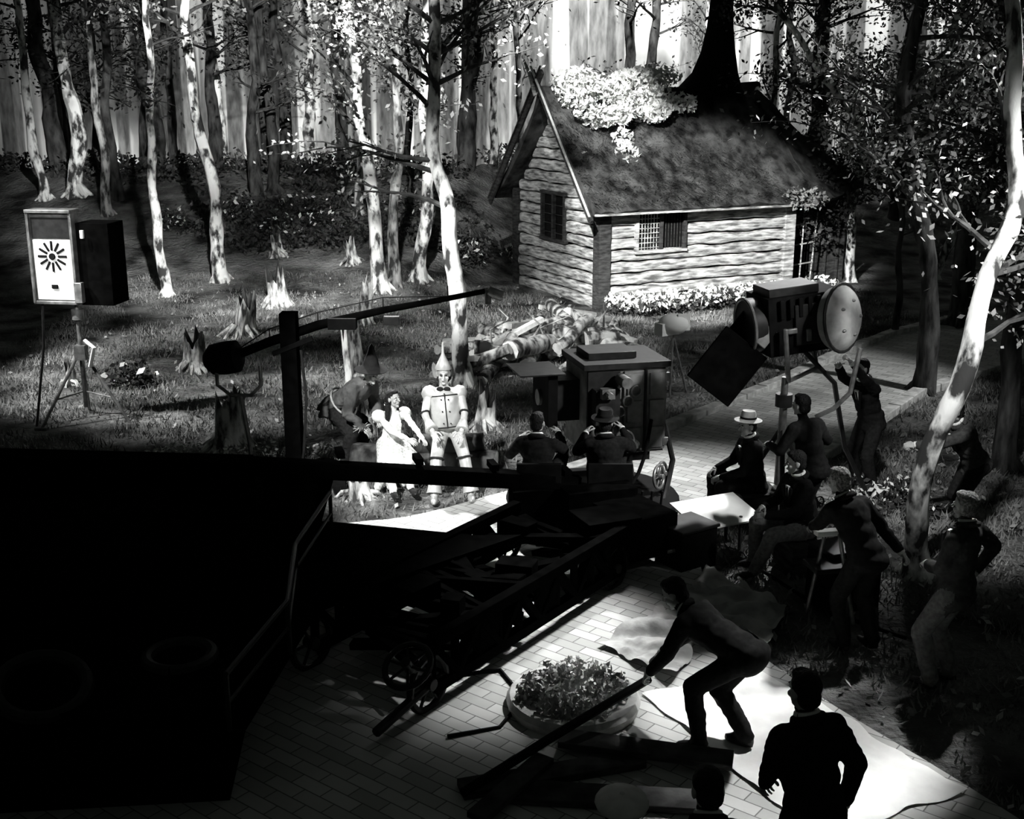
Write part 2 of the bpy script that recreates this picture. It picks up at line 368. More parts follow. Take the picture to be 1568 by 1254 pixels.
for x,y,q in [(-6.2,32.3,.7),(-5.2,32.6,.6),(-9.3,33,.5),(-5.8,33.4,.8),(-7.5,33.5,.6),(-1.2,31.5,.6),(.2,33.3,.6),(-6.5,19.8,.45)]:
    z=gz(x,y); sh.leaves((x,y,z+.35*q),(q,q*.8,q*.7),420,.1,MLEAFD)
    sh.leaves((x,y,z+.45*q),(q,q*.8,q*.7),40,.12,MPETAL)
sh.build('flowering_shrubs')
# ---------------------------------------------------------------- stumps
def stump(x,y,h,r):
    b=MB(); z=gz(x,y); n=18; vs=[];fs=[]; lv=[(-.1,1.8),(0,1.5),(.12,1.15),(.35,.98),(.7,.92),(1,.86)]
    ph=[random.random() for _ in range(n)]; lx,ly=random.uniform(-.2,.2)*h,random.uniform(-.1,.1)*h
    for i,(t,q) in enumerate(lv):
        for k in range(n):
            a=2*math.pi*k/n; rr=r*q*(1+.25*math.sin(3*a+x*9)*(1.4-t)+.22*(ph[k]-.5))
            zz=t*h+(0 if i<5 else .75*h*(ph[k]-.5)+.15*h*math.sin(a+x))
            vs.append((x+rr*math.cos(a)+lx*t,y+rr*math.sin(a)+ly*t,z+zz))
    for i in range(len(lv)-1):
        for k in range(n): fs.append((i*n+k,i*n+(k+1)%n,(i+1)*n+(k+1)%n,(i+1)*n+k))
    b.add(vs,fs,MBARKS); o=(len(lv)-1)*n
    b.add([vs[o+k] for k in range(n)]+[(x+lx,y+ly,z+h*.6)],[(k,(k+1)%n,n) for k in range(n)],MBARKD)
    for k in range(7):
        a=k*.9+random.random()*.5; L=r*random.uniform(1.6,3.0); d=V((math.cos(a),math.sin(a),0)); p=V((x,y,z))
        b.tube([p+d*r*.7+V((0,0,h*.3)),p+d*(r+L)*.5+V((0,0,.07)),p+d*L+V((0,0,-.04))],[r*.3,r*.2,.02],MBARKS,6)
    b.build('tree_stump',origin=(x,y,z))
for a in [(-5.71,21.0,.6,.2),(-5.49,27.6,.85,.22),(-5.55,24.1,.78,.2),(-4.02,16.3,.62,.2),(-6.1,31.2,.5,.14),(-.44,17.2,.5,.14),(-1.9,14.05,.28,.12),(-3.24,25.5,.75,.15),(-2.6,19.6,.95,.16),(-7.6,19.9,.3,.1),(-4.1,30.6,.5,.15),(-2.2,17.0,.4,.12)]: stump(*a)
# ---------------------------------------------------------------- wood pile
w=MB()
def logp(a,b_,r,m=MBARKM):
    a=V(a);b_=V(b_); pts=[a.lerp(b_,t) for t in (0,.25,.5,.75,1)]
    w.tube([p+V((random.uniform(-.03,.03),random.uniform(-.03,.03),random.uniform(-.02,.02))) for p in pts],[r,r*1.02,r*.95,r*.96,r*.88],m,10,jit=.12,capm=MCUT)
for k in range(46):
    x=random.uniform(-.9,2.1); y=20.5+random.random()*2.6+.35*(x+.4); z=.12+random.random()*.7*(1-abs(x-.8)/2.1); a=random.gauss(.6,.6); L=random.uniform(.3,.85); sl=random.uniform(-.25,.45)
    d=V((math.cos(a),math.sin(a),sl))*L; c=V((x,y,z))
    if k%4==0: w.beam(c-d,c+d,random.uniform(.14,.26),random.uniform(.06,.12),MCUT)
    else: logp(c-d,c+d,random.uniform(.09,.18),(MBARKM,MBARKS,MBARKM)[k%3])
logp((1.0,22.4,.75),(2.2,22.9,.15),.18,MBARKS); logp((-.7,20.9,.1),(.7,22.2,.6),.13)
for k in range(8):
    x=random.uniform(-.4,1.8); y=21+random.random()*1.6; w.tube([(x,y,.3),(x+random.uniform(-.3,.3),y,.7),(x+random.uniform(-.6,.6),y,.8+random.random()*.3)],[.03,.02,.008],MBARKM,5)
w.build('wood_pile',origin=(.7,21.8,0))
w=MB(); logp((-2.1,14.95,.22),(-.2,14.72,.24),.2,MBARKD); logp((-1.25,14.8,.45),(-.35,14.85,.5),.14,MBARKD); w.build('fallen_log',origin=(-1.2,14.8,0))
# ---------------------------------------------------------------- cabin
O=V((2.04,27.1,0)); LD=V((.90,.436,0)).normalized(); GD=V((-LD.y,LD.x,0)); UP=V((0,0,1)); LW=5.2; GW=4.2; HW=2.45
def cp(s,g_,z): return O+LD*s+GD*g_+UP*z
cabin=empty('log_cabin',O+LD*2.6+GD*2.1)
def hewn(b,a,e,h,th,m):
    a=V(a);e=V(e); d=(e-a).normalized(); nrm=d.cross(UP).normalized(); n=max(2,int((e-a).length/.2)); vs=[];fs=[];K=12
    off=random.uniform(-.03,.03)
    for i in range(n+1):
        p=a.lerp(e,i/n)+nrm*off
        hh=h*(1+.13*mnoise.noise(p*1.7))
        for k in range(K):
            t=2*math.pi*k/K; cx=math.copysign(abs(math.cos(t))**.5,math.cos(t)); sy=math.copysign(abs(math.sin(t))**.5,math.sin(t))
            q=p+nrm*cx*th/2+UP*sy*hh/2; q=q+mnoise.noise_vector(q*3.1)*.04+mnoise.noise_vector(q*9)*.012; vs.append(q)
    for i in range(n):
        for k in range(K): fs.append((i*K+k,i*K+(k+1)%K,(i+1)*K+(k+1)%K,(i+1)*K+k))
    fs.append(tuple(range(K))[::-1]); fs.append(tuple(n*K+k for k in range(K))); b.add(vs,fs,m)
b=MB(); rows=9; rh=HW/rows
for i in range(rows):
    z=rh*(i+.5)
    segs=[(.12,LW)] if not(z>1.3 and z<2.32) else [(.12,.85),(2.15,LW)]
    for s0,s1 in segs: hewn(b,cp(s0,0,z),cp(s1,0,z),rh*.88,.2,MWOOD)
    segs=[(.12,GW)] if not(z>1.35) else [(.12,1.6),(2.75,GW)]
    for s0,s1 in segs: hewn(b,cp(0,s0,z),cp(0,s1,z),rh*.88,.2,MWOOD)
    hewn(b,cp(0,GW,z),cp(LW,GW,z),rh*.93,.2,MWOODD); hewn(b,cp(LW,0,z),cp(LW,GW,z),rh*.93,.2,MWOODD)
APZ=4.75
for i in range(9):
    z=HW+rh*(i+.5); f=(z-HW)/(APZ-HW); g0=GW/2*f
    if g0<GW/2-.1:
        hewn(b,cp(0,g0,z),cp(0,GW-g0,z),rh*.9,.16,MWOOD)
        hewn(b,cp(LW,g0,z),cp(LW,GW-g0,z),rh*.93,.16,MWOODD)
b.build('log_walls',origin=O,parent=cabin)
b=MB()
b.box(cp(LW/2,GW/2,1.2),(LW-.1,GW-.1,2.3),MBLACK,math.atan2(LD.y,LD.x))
def bx(s,g_,z,ds,dg,dz,m): b.box(cp(s,g_,z),(ds,dg,dz),m,math.atan2(LD.y,LD.x))
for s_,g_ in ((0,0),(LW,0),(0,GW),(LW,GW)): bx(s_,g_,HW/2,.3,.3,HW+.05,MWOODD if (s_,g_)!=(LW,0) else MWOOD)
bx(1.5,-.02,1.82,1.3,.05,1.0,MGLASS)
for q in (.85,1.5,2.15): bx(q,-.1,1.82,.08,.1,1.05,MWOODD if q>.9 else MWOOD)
for q in (1.29,2.34): bx(1.5,-.1,q,1.42,.12,.08,MWOOD)
for k in range(7): bx(.92+k*.08,-.08,1.82,.018,.03,1.0,MWOOD)
for k in range(9): bx(1.18,-.08,1.38+k*.11,.6,.03,.018,MWOOD)
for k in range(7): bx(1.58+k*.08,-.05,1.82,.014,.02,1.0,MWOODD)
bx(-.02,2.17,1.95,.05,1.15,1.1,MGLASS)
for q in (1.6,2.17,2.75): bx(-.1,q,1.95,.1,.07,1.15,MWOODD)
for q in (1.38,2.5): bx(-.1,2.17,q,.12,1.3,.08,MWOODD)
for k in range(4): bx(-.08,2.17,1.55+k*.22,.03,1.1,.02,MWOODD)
bx(6.5,2.4,1.2,2.5,3.2,2.5,MWOODD)
for k in range(6): bx(5.5+k*.4,.77,1.25,.06,.05,2.4,MWOODD)
bx(6.0,.7,1.0,.9,.08,2.0,MBLACK)
b.build('annex_and_windows',origin=O,bevel=.01,parent=cabin)
b=MB()
def slope(P00,P10,P01,P11,th,nu,nv,m,amp=.09):
    P=[V(p) for p in (P00,P10,P01,P11)]; nrm=(P[1]-P[0]).cross(P[2]-P[0]).normalized()
    if nrm.z<0:nrm=-nrm
    top=[];bot=[]
    for j in range(nv+1):
        for i in range(nu+1):
            u=i/nu;v=j/nv; p=P[0]*(1-u)*(1-v)+P[1]*u*(1-v)+P[2]*(1-u)*v+P[3]*u*v
            p=p-UP*(.2*math.sin(math.pi*v))*1.0-UP*.08*math.sin(math.pi*u)*v
            q=p+nrm*(amp*mnoise.noise(p*1.6)+.04*mnoise.noise(p*7))
            if j==0: q=q-UP*abs(mnoise.noise(p*5))*.08
            top.append(q+nrm*th);bot.append(p)
    N_=len(top);W_=nu+1; fs=[]
    for j in range(nv):
        for i in range(nu):
            a=j*W_+i; fs.append((a,a+1,a+W_+1,a+W_)); fs.append((N_+a,N_+a+W_,N_+a+W_+1,N_+a+1))
    for i in range(nu): fs.append((i,N_+i,N_+i+1,i+1)); a=nv*W_+i; fs.append((a,a+1,N_+a+1,N_+a))
    for j in range(nv): a=j*W_; fs.append((a,a+W_,N_+a+W_,N_+a)); a=j*W_+nu; fs.append((a,N_+a,N_+a+W_,a+W_))
    b.add(top+bot,fs,m)
EZ=2.2; RZ=4.75; S0=-.5; S1=5.7
slope(cp(S0,-.45,EZ),cp(S1+.2,-.45,EZ),cp(S0,GW/2,RZ),cp(S1-.3,GW/2,RZ+.15),.16,50,22,MTHATCH)
slope(cp(S0,GW+.45,EZ),cp(S1+.2,GW+.45,EZ),cp(S0,GW/2,RZ),cp(S1-.3,GW/2,RZ+.15),.16,20,8,MTHATCH)
slope(cp(S1+.2,-.45,EZ),cp(8.0,.5,2.5),cp(S1-.3,GW/2,RZ+.15),cp(S1-.2,GW/2,RZ+.15),.16,12,12,MTHATCH)
slope(cp(8.0,.5,2.5),cp(8.0,GW+.3,2.5),cp(S1-.3,GW/2,RZ+.15),cp(S1-.2,GW/2+.1,RZ+.15),.16,12,12,MTHATCH)
b.tube([cp(S0,GW/2,RZ+.1),cp(1.5,GW/2,RZ+.02),cp(3.5,GW/2,RZ+.08),cp(S1,GW/2,RZ+.22)],.13,MTHATCH,8)
n=34000; u=rng.random(n); v=rng.random(n); A0=np.array(cp(S0,-.45,EZ+.2));A1=np.array(cp(S1,-.45,EZ+.2));B0=np.array(cp(S0,GW/2,RZ+.17))
P=A0+(A1-A0)*u[:,None]+(B0-A0)*v[:,None]; P[:,2]-=.2*np.sin(np.pi*v); dn=(A0-B0)/np.linalg.norm(A0-B0)
P+=np.array([0,0,1])*np.array([.09*mnoise.noise(V(p)*1.6) for p in P])[:,None]
L_=(.08+.14*rng.random(n))[:,None]; sd=np.array(LD)*.014; J=rng.normal(0,.04,(n,3))
vv=np.stack([P-sd,P+sd,P+dn*L_+J+np.array([0,0,.06])],1).reshape(-1,3)
o=len(b.v); b.v.extend(map(tuple,vv.tolist())); k=b.mid(MTHATCH); b.f.extend([(o+3*i,o+3*i+1,o+3*i+2) for i in range(n)]); b.mi.extend([k]*n)
b.build('thatched_roof',origin=O,parent=cabin)
b=MB()
for g0,g1 in ((-.55,GW/2+.25),(GW+.55,GW/2-.25)):
    z1=RZ+.55; b.beam(cp(S0-.1,g0,EZ-.12),cp(S0-.1,g1,z1),.06,.16,MWOODD)
    b.beam(cp(S0-.15,g0,EZ-.0),cp(S0-.15,g1,z1+.12),.05,.035,MCUT if g0<0 else MWOODD)
b.tube([cp(S0-.15,GW/2,RZ),cp(S0-.2,GW/2+.2,RZ+.5),cp(S0-.2,GW/2+.45,RZ+.75)],[.05,.05,.03],MWOOD,6)
b.beam(cp(S0,-.52,EZ+.02),cp(S1,-.52,EZ+.02),.05,.05,MWOOD)
b.build('barge_boards',origin=O,bevel=.01,parent=cabin)
b=MB(); secs=[(0,1.9,0),(.25,1.45,.12),(.6,1.05,.26),(1.1,.78,.33),(1.7,.6,.36),(2.4,.5,.38),(3.4,.45,.38)]; vs=[];fs=[];K=16
for z,w_,sh_ in secs:
    for k in range(K):
        t=2*math.pi*k/K; cx=math.copysign(abs(math.cos(t))**.6,math.cos(t)); sy=math.copysign(abs(math.sin(t))**.6,math.sin(t))
        vs.append(cp(4.1+sh_+cx*w_/2,GW/2+sy*w_/2*.9,RZ-.05+z))
for i in range(len(secs)-1):
    for k in range(K): fs.append((i*K+k,i*K+(k+1)%K,(i+1)*K+(k+1)%K,(i+1)*K+k))
fs.append(tuple((len(secs)-1)*K+k for k in range(K)))
b.add(vs,fs,MBLACK); b.build('flared_chimney',origin=O,parent=cabin)
b=MB()
for k in range(40):
    s_=random.uniform(-.1,2.9); q=random.uniform(.0,1.0)**1.6; g_=GW/2-.1-q*1.0; z=RZ+.3-q*.95+random.uniform(0,.25)
    c=cp(s_,g_,z); b.leaves(c,(.36,.3,.24),130,.13,MPETAL); b.leaves(c,(.4,.32,.26),16,.1,MLEAF)
for g_,z in ((1.0,3.75),(.75,3.45)):
    c=cp(1.2+random.uniform(-.2,.3),g_,z); b.leaves(c,(.3,.25,.3),110,.12,MPETAL)
b.build('roof_blossoms',origin=O,parent=cabin)
b=MB()
for k in range(95):
    s_=random.uniform(.0,6.2); g_=-random.uniform(.25,1.2); c=cp(s_,g_,.18)
    b.leaves(c,(.24,.24,.2),50,.1,MLEAFD); b.leaves(c+V((0,-.03,.1)),(.26,.24,.18),24,.1,MPETAL)
b.build('flower_bed')
b=MB()
for k in range(16):
    x,y=-4.1+random.uniform(-.9,1.6),15.6+random.uniform(-.3,.35); b.leaves((x,y,.08),(.16,.14,.12),40,.06,MLEAF); b.leaves((x,y,.14),(.16,.14,.08),14,.05,MPETAL)
for k in range(14):
    x,y=4.3+random.uniform(-.4,.9),13.6+random.uniform(-.5,.5); b.leaves((x,y,.12),(.2,.2,.16),60,.07,MLEAFD); b.leaves((x,y,.2),(.2,.2,.12),16,.06,MPETAL)
b.build('wildflowers')
b=MB()
for q in (-.5,-.17,.17,.5): b.beam(cp(5.75+q,.3,0.2),cp(5.75+q*1.3,.3,2.2),.03,.03,MWOOD)
for z in (.6,1.1,1.6): b.beam(cp(5.2,.28,z),cp(6.3,.28,z+.1),.03,.03,MWOOD)
b.leaves(cp(6.3,.2,2.0),(.9,.4,.9),900,.1,MLEAFD); b.leaves(cp(7.0,.1,2.8),(.9,.5,.8),900,.1,MLEAFD)
b.leaves(cp(5.2,-.6,2.4),(.7,.3,.3),200,.1,MLEAF)
b.build('climbing_vine_trellis')
# ---------------------------------------------------------------- planter
b=MB(); c=V((.5,8.82,0))
b.lathe([(.47,0),(.53,.02),(.55,.1),(.52,.14),(.45,.14),(.43,.1),(0.001,.09)],c,MSTONE,n=32)
for k in range(60):
    a=random.uniform(0,6.28); rr=.4*random.random()**.5; q=c+V((rr*math.cos(a),rr*math.sin(a),.17)); b.leaves(q,(.09,.09,.09),30,.05,MLEAF)
    if k%2==0: b.leaves(q+V((0,0,.05)),(.1,.1,.06),5,.045,MPETAL)
b.build('round_flower_planter',origin=c)
# ================================================================= equipment
def wheel(b,c,r,axis,m=MDARK,sp=6):
    b.torus(c,r*.88,r*.12,m,axis,24,8); x,y,d=basis(axis)
    b.tube([V(c)-d*.06,V(c)+d*.06],r*.2,m,12)
    for k in range(sp):
        a=2*math.pi*k/sp; b.tube([V(c),V(c)+(x*math.cos(a)+y*math.sin(a))*r*.88],r*.06,m,6)
crane=empty('camera_crane',(-1,10.5,0))
b=MB()
d=V((-.57,-.82,0)).normalized(); p=V((-.82,.57,0)); A=V((1.12,11.35,0)); L=3.1; K_=MCLOTHB
for off in (0,1.3):
    a0=A+p*off; e0=a0+d*L
    for z in (.2,.6): b.beam(a0+UP*z,e0+UP*z,.1,.1,K_)
    k=10
    for i in range(k+1):
        q=a0+d*L*i/k; b.beam(q+UP*.2,q+UP*.6,.07,.07,K_)
        if i<k:
            q2=a0+d*L*(i+1)/k; s_=(.22,.58) if i%2 else (.58,.22); b.beam(q+UP*s_[0],q2+UP*s_[1],.1,.06,K_)
            if off==0 and i in (0,4,7): b.box(((q+q2)/2+UP*random.uniform(.4,.45)),((q2-q).length,.05,.4),K_,math.atan2(d.y,d.x))
for k in range(34):
    t=random.random(); q=A+d*L*t+p*random.uniform(0,.25); q2=A+d*L*min(1,max(0,t+random.uniform(-.14,.14)))+p*random.uniform(.8,1.3)
    b.beam(q+UP*random.uniform(.25,.6),q2+UP*random.uniform(.25,.6),random.uniform(.05,.15),.06,K_)
for k in range(9):
    q=A+d*L*random.random()+p*random.uniform(.2,1.2)+UP*random.uniform(.35,.6); b.box(q,(random.uniform(.15,.4),random.uniform(.15,.3),.15),K_,random.random()*3)
for q,rr in ((A+d*(L+.05),.26),(A+d*.15,.24),(A+p*1.3+d*(L+.05),.26),(A+p*1.3+d*.15,.24)):
    wheel(b,(q.x,q.y,rr),rr,p,MDARK)
b.tube([A+d*L+UP*.3,A+d*(L+.3)+UP*.5],.03,MDARK); wheel(b,A+d*(L+.3)+UP*.52,.22,(-.3,-.5,.8),MDARK)
b.tube([A+d*L+UP*.25,A+d*(L+.7)+UP*.12],.04,MDARK)
b.build('chassis_truss',origin=A,bevel=.006,parent=crane)
b=MB()
q0=A+p*1.25; q1=A+d*L+p*1.25
deck=[(q0.x,q0.y-.9),(-.35,11.15),(-1.7,11.5),(-5.4,12.3),(-5.8,6.6),(-1.9,7.3),(q1.x,q1.y)]
n=len(deck)
b.add([(x,y,.62) for x,y in deck]+[(x,y,.54) for x,y in deck],[tuple(range(n)),tuple(range(n,2*n))[::-1]]+[(i,i+n,(i+1)%n+n,(i+1)%n) for i in range(n)],MCLOTHB)
b.box((-3.7,9.4,.4),(3.0,4.2,.75),MCLOTHB,.1); b.box((-3.9,9.4,1.1),(1.8,1.6,.55),MCLOTHB,.2); b.box((-2.4,9.7,.9),(.7,.9,.35),MCLOTHB,.3)
# deck hand rail, ladder and reels on the crane deck
rl=[(-1.95,7.4),(-1.75,8.6),(-1.9,9.8),(-1.8,11.2)]
for i,(x,y) in enumerate(rl):
    b.tube([(x,y,.6),(x,y,1.05)],.02,MDARK,8)
    if i: b.tube([(rl[i-1][0],rl[i-1][1],1.05),(x,y,1.05)],.02,MDARK,8); b.tube([(rl[i-1][0],rl[i-1][1],.83),(x,y,.83)],.014,MDARK,8)
b.torus((-2.5,8.2,.7),.28,.05,MDARK,(0,0,1)); b.torus((-2.5,8.2,.78),.24,.05,MDARK,(0,0,1)); b.torus((-3.3,7.6,.85),.3,.05,MDARK,(.2,-.3,1))
N_=60; top=[];bot=[]
for i in range(N_+1):
    t=i/N_; x=-6.6+4.75*t; y=11.0+1.2*t+.06*math.sin(t*60); z=1.42-.37*t+.03*math.sin(t*9)+.012*math.sin(t*40)
    top.append((x,y,z)); bot.append((x-(.25*max(0,t-.9)*10),y+.04*math.sin(t*47),.25))
b.add(top+bot,[(i,i+1,N_+2+i,N_+1+i) for i in range(N_)],MCLOTHB)  # added black drape, stands in for unlit ground under the boom
b.beam((-5.9,11.1,1.42),(-2.7,11.9,1.08),.3,.2,MCLOTHB); b.beam((-2.7,11.9,1.1),(.75,12.85,.6),.18,.17,MCLOTHB)
for k in range(5,9):
    t=k/8; q=V((-5.9,11.1,1.85)).lerp(V((.6,12.85,.74)),t); b.box(q,(.08,.24,.07),MCLOTHB,.28)
b.tube([(-2.9,11.8,.6),(-2.9,11.8,1.05)],.3,MCLOTHB,16)
b.build('boom_deck_and_shade_drape',origin=(-3,10,0),bevel=.0,parent=crane)
b=MB()
PC=V((.95,13.35,0))
b.lathe([(0.001,.2),(1.0,.2),(1.02,.23),(1.02,.27),(1.0,.3),(0.001,.3)],PC,MBLACK,n=32)
b.tube([PC+UP*.05,PC+UP*.25],.35,MDARK,16)
for x in (.3,1.1):
    b.tube([(x,12.95,.3),(x,12.95,.42)],.04,MDARK); b.box((x,12.95,.44),(.36,.36,.05),MBLACK); b.beam((x-.12,12.75,.45),(x-.12,12.72,.78),.03,.03,MDARK); b.beam((x+.12,12.75,.45),(x+.12,12.72,.78),.03,.03,MDARK); b.box((x,12.71,.7),(.5,.05,.34),MBLACK)
b.box((.35,12.55,.35),(.75,.25,.6),MCLOTHB,.2); b.box((.95,12.4,.4),(.8,.3,.6),MCLOTHB,.3); b.box((1.3,11.95,.4),(.6,.7,.45),MCLOTHB,.55)
for wq in ((1.68,13.0,.62),(1.62,12.55,.25),(1.78,13.5,.5)): wheel(b,wq,.15,(.8,-.5,.1),MMETAL)
b.tube([(1.85,14.0,1.0),(1.93,13.7,.6),(1.8,13.3,.3),(1.7,12.9,.2)],.035,MDARK,8)
for k in range(9): b.tube([(.75+k*.11,12.45+.02*k,.1),(.78+k*.11,12.5,.62)],.015,MBLACK,6)
b.box((.95,11.55,.5),(.6,.5,.4),MCLOTHB,.4)
b.build('operator_platform',origin=PC,bevel=.008,parent=crane)
b=MB(); R0=math.radians(14); RM=Matrix.Rotation(R0,3,'Z'); C0=V((1.25,14.15,1.2))
def lb(c,s_,m): b.box(C0+RM@V(c),s_,m,RM)
lb((0,0,0),(.98,.85,1.05),MPANEL); lb((0,0,.56),(1.08,.95,.07),MDARK); lb((-.1,.05,.63),(.6,.5,.08),MDARK); lb((0,0,-.58),(.7,.7,.14),MDARK)
lb((-.28,-.43,0),(.4,.02,1.0),MDARK)
for x in (.09,.37):
    lb((x,-.44,0),(.25,.04,.98),MPANEL)
    for z in (-.33,0,.33): lb((x,-.47,z),(.18,.03,.26),MPANEL)
lb((.23,-.45,0),(.03,.06,1.0),MDARK)
lb((.5,0,0),(.04,.7,.9),MPANEL)
for y in (-.2,.15):
    for z in (-.25,.2): lb((.53,y,z),(.03,.28,.36),MPANEL)
for z in (-.4,.4): lb((.5,-.44,z),(.07,.07,.1),MMETAL); lb((0,-.47,z),(.07,.05,.12),MMETAL)
lb((-.28,-.5,.1),(.3,.2,.42),MDARK); lb((-.3,-.62,.28),(.16,.12,.12),MMETAL)
b.tube([C0+RM@V((-.3,-.62,.28)),C0+RM@V((-.33,-.85,.3))],.04,MMETAL)
b.tube([C0+RM@V((-.1,-.5,.42)),C0+RM@V((-.1,-.75,.42))],.07,MMETAL,14); b.torus(C0+RM@V((-.32,-.52,-.2)),.12,.02,MMETAL,RM@V((0,1,0)),18,6)
lb((-.62,.1,.1),(.35,.5,.5),MDARK); lb((-.85,.1,.12),(.12,.7,.62),MBLACK); lb((-1.0,.0,.47),(.55,.7,.02),MDARK)
b.tube([C0+RM@V((-.7,.1,.1)),C0+RM@V((-.95,.1,.1))],.1,MMETAL,16)
wheel(b,C0+RM@V((-.05,-.55,-.32)),.13,RM@V((0,1,0)),MMETAL)
for k in range(4): b.torus(C0+RM@V((-.2+.1*k,-.5,-.1+.12*k)),.06,.015,MMETAL,RM@V((0,1,0)),12,6)
b.tube([C0+UP*-.6,(C0.x,C0.y,.25)],[.22,.28],MDARK,16)
b.tube([C0+RM@V((.3,-.5,-.1)),C0+RM@V((.2,-.6,-.5)),(1.5,13.5,.5),(1.3,13.2,.3)],.025,MBLACK,6)
b.build('blimped_camera',origin=C0,bevel=.012,parent=crane)
mb=empty('microphone_boom',(-2.75,14.5,0))
b=MB()
b.beam((-2.75,14.5,0),(-2.75,14.5,2.25),.24,.2,MCLOTHB); b.box((-2.75,14.5,.06),(1.2,.9,.12),MBLACK,.2)
for a,bb in (((-2.95,14.4,1.75),(-2.45,14.4,1.95)),((-2.75,14.5,.4),(-2.3,14.6,.12)),((-2.75,14.5,.4),(-3.2,14.5,.12))): b.beam(a,bb,.06,.06,MBLACK)
pts=[(-3.55,14.5,1.66),(-3.0,14.52,1.88),(-2.4,14.56,2.08),(-1.6,14.66,2.25),(-.8,14.75,2.38),(-.3,14.8,2.47)]
b.tube(pts,[.055,.06,.06,.045,.035,.03],MCLOTHB,10)
b.tube([V(q)+V((0,0,.16 if 0<i<4 else .03)) for i,q in enumerate(pts)],.01,MDARK,5)
for k in range(5): b.tube([V(pts[k]),V(pts[k])+V((0,0,.16))],.01,MDARK,5)
b.box((-2.1,14.58,2.1),(.35,.16,.14),MBLACK); b.box((-1.5,14.66,2.12),(.2,.12,.1),MDARK); b.tube([(-.3,14.8,2.47),(-.12,14.8,2.4)],.07,MMETAL,10); b.tube([(-.3,14.78,2.5),(-.3,14.78,2.3)],.04,MMETAL,8)
b.tube([(-2.6,14.4,1.8),(-2.55,14.35,1.2),(-2.62,14.4,.5),(-2.7,14.4,.1)],.02,MDARK,6)
b.build('boom_arm',origin=(-2.75,14.5,0),bevel=.008,parent=mb)
b=MB(); c=V((-3.55,14.5,1.68))
b.lathe([(.001,-.28),(.1,-.27),(.19,-.18),(.21,0),(.2,.15),(.12,.2),(.001,.2)],c,MBLACK,(.9,-.1,.15),20)
b.tube([(-3.66,14.4,1.62),(-3.66,14.42,1.35),(-3.5,14.42,1.22),(-3.25,14.42,1.22),(-3.12,14.42,1.35),(-3.12,14.42,1.6)],.025,MMETAL,8)
b.tube([(-3.38,14.42,1.22),(-3.3,14.42,.6),(-3.28,14.42,.0)],.03,MMETAL,8)
for a in (0,2.1,4.2): b.tube([(-3.28,14.42,.35),(-3.28+.45*math.cos(a),14.42+.45*math.sin(a),.02)],.018,MDARK,6)
b.build('spot_housing_and_yoke',origin=(-3.3,14.5,0),parent=mb)
sl=empty('studio_lamp',(-6.55,17.5,0))
b=MB(); fx=math.radians(-8); RL=Matrix.Rotation(fx,3,'Z'); c=V((-6.68,17.45,2.53))
def l2(q,s_,m): b.box(c+RL@V(q),s_,m,RL)
l2((0,0,0),(.64,.1,1.3),MMETAL); l2((0,-.06,-.18),(.58,.03,.88),MWHITE); l2((0,-.05,.43),(.6,.04,.3),MDARK); l2((0,.02,.67),(.7,.3,.05),MMETAL); l2((0,0,-.66),(.7,.2,.05),MMETAL)
for s_ in (-1,1): l2((s_*.33,0,0),(.04,.22,1.34),MMETAL)
for k in range(12):
    a=2*math.pi*k/12; R2=RL@Matrix.Rotation(-a,3,'Y'); q=c+RL@V((0,-.08,.02))+R2@V((0,0,.155))
    b.box(q,(.035,.02,.14),MBLACK,R2)
b.tube([c+RL@V((0,-.07,.02)),c+RL@V((0,-.1,.02))],.05,MBLACK,12)
l2((-.0,-.09,-.42),(.1,.02,.06),MBLACK)
l2((.6,.25,-.1),(.5,.5,1.2),MCLOTHB); l2((.38,-.1,-.5),(.12,.1,.3),MMETAL); l2((.5,-.1,.35),(.05,.05,.12),MWHITE)
b.build('lamp_head',origin=c,bevel=.008,parent=sl)
b=MB(); bs=V((-6.45,17.5,0))
b.tube([bs+UP*.25,bs+UP*1.9],.035,MMETAL,10); b.tube([bs+UP*1.6,bs+UP*1.75],.09,MMETAL,10); b.box(bs+UP*1.1,(.16,.16,.22),MMETAL)
for a in (-.3,1.8,3.9):
    e=bs+V((math.cos(a)*.75,math.sin(a)*.6,.02)); b.tube([bs+UP*1.15,e],.025,MMETAL,8); b.tube([bs+UP*.5,bs.lerp(e,.6)+UP*.42],.012,MMETAL,6); b.box(e,(.18,.1,.05),MMETAL)
b.tube([bs+V((-.5,0,1.9)),bs+V((-.55,0,1.2)),bs+V((-.7,-.2,.0))],.02,MDARK,6)
b.tube([bs+V((.1,-.1,1.3)),bs+V((.25,-.15,1.2)),bs+V((.15,-.1,.9))],.03,MWHITE,6)
b.build('lamp_stand',origin=bs,parent=sl)
ar=empty('arc_spotlight',(3.2,13.5,0))
b=MB(); C1=V((3.22,13.4,2.38)); R1=Matrix.Rotation(math.radians(12),3,'Z')@Matrix.Rotation(math.radians(-6),3,'Y')
def l3(q,s_,m): b.box(C1+R1@V(q),s_,m,R1)
l3((0,0,0),(.9,.62,.66),MBLACK); l3((-.1,0,.37),(.6,.45,.1),MDARK); l3((.1,-.33,0),(.5,.03,.46),MDARK)
for k in range(6): l3((-.3+.11*k,-.34,.2),(.05,.03,.22),MBLACK)
l3((-.2,-.35,-.05),(.12,.04,.06),MMETAL); l3((.0,-.35,-.12),(.06,.04,.14),MMETAL)
b.tube([C1+R1@V((-.45,0,0)),C1+R1@V((-.6,0,0))],.31,MDARK,24); b.torus(C1+R1@V((-.6,0,0)),.31,.02,MMETAL,R1@V((1,0,0)))
dc=C1+R1@V((.42,-.4,.02)); ax=V((.7,-.7,.12)).normalized()
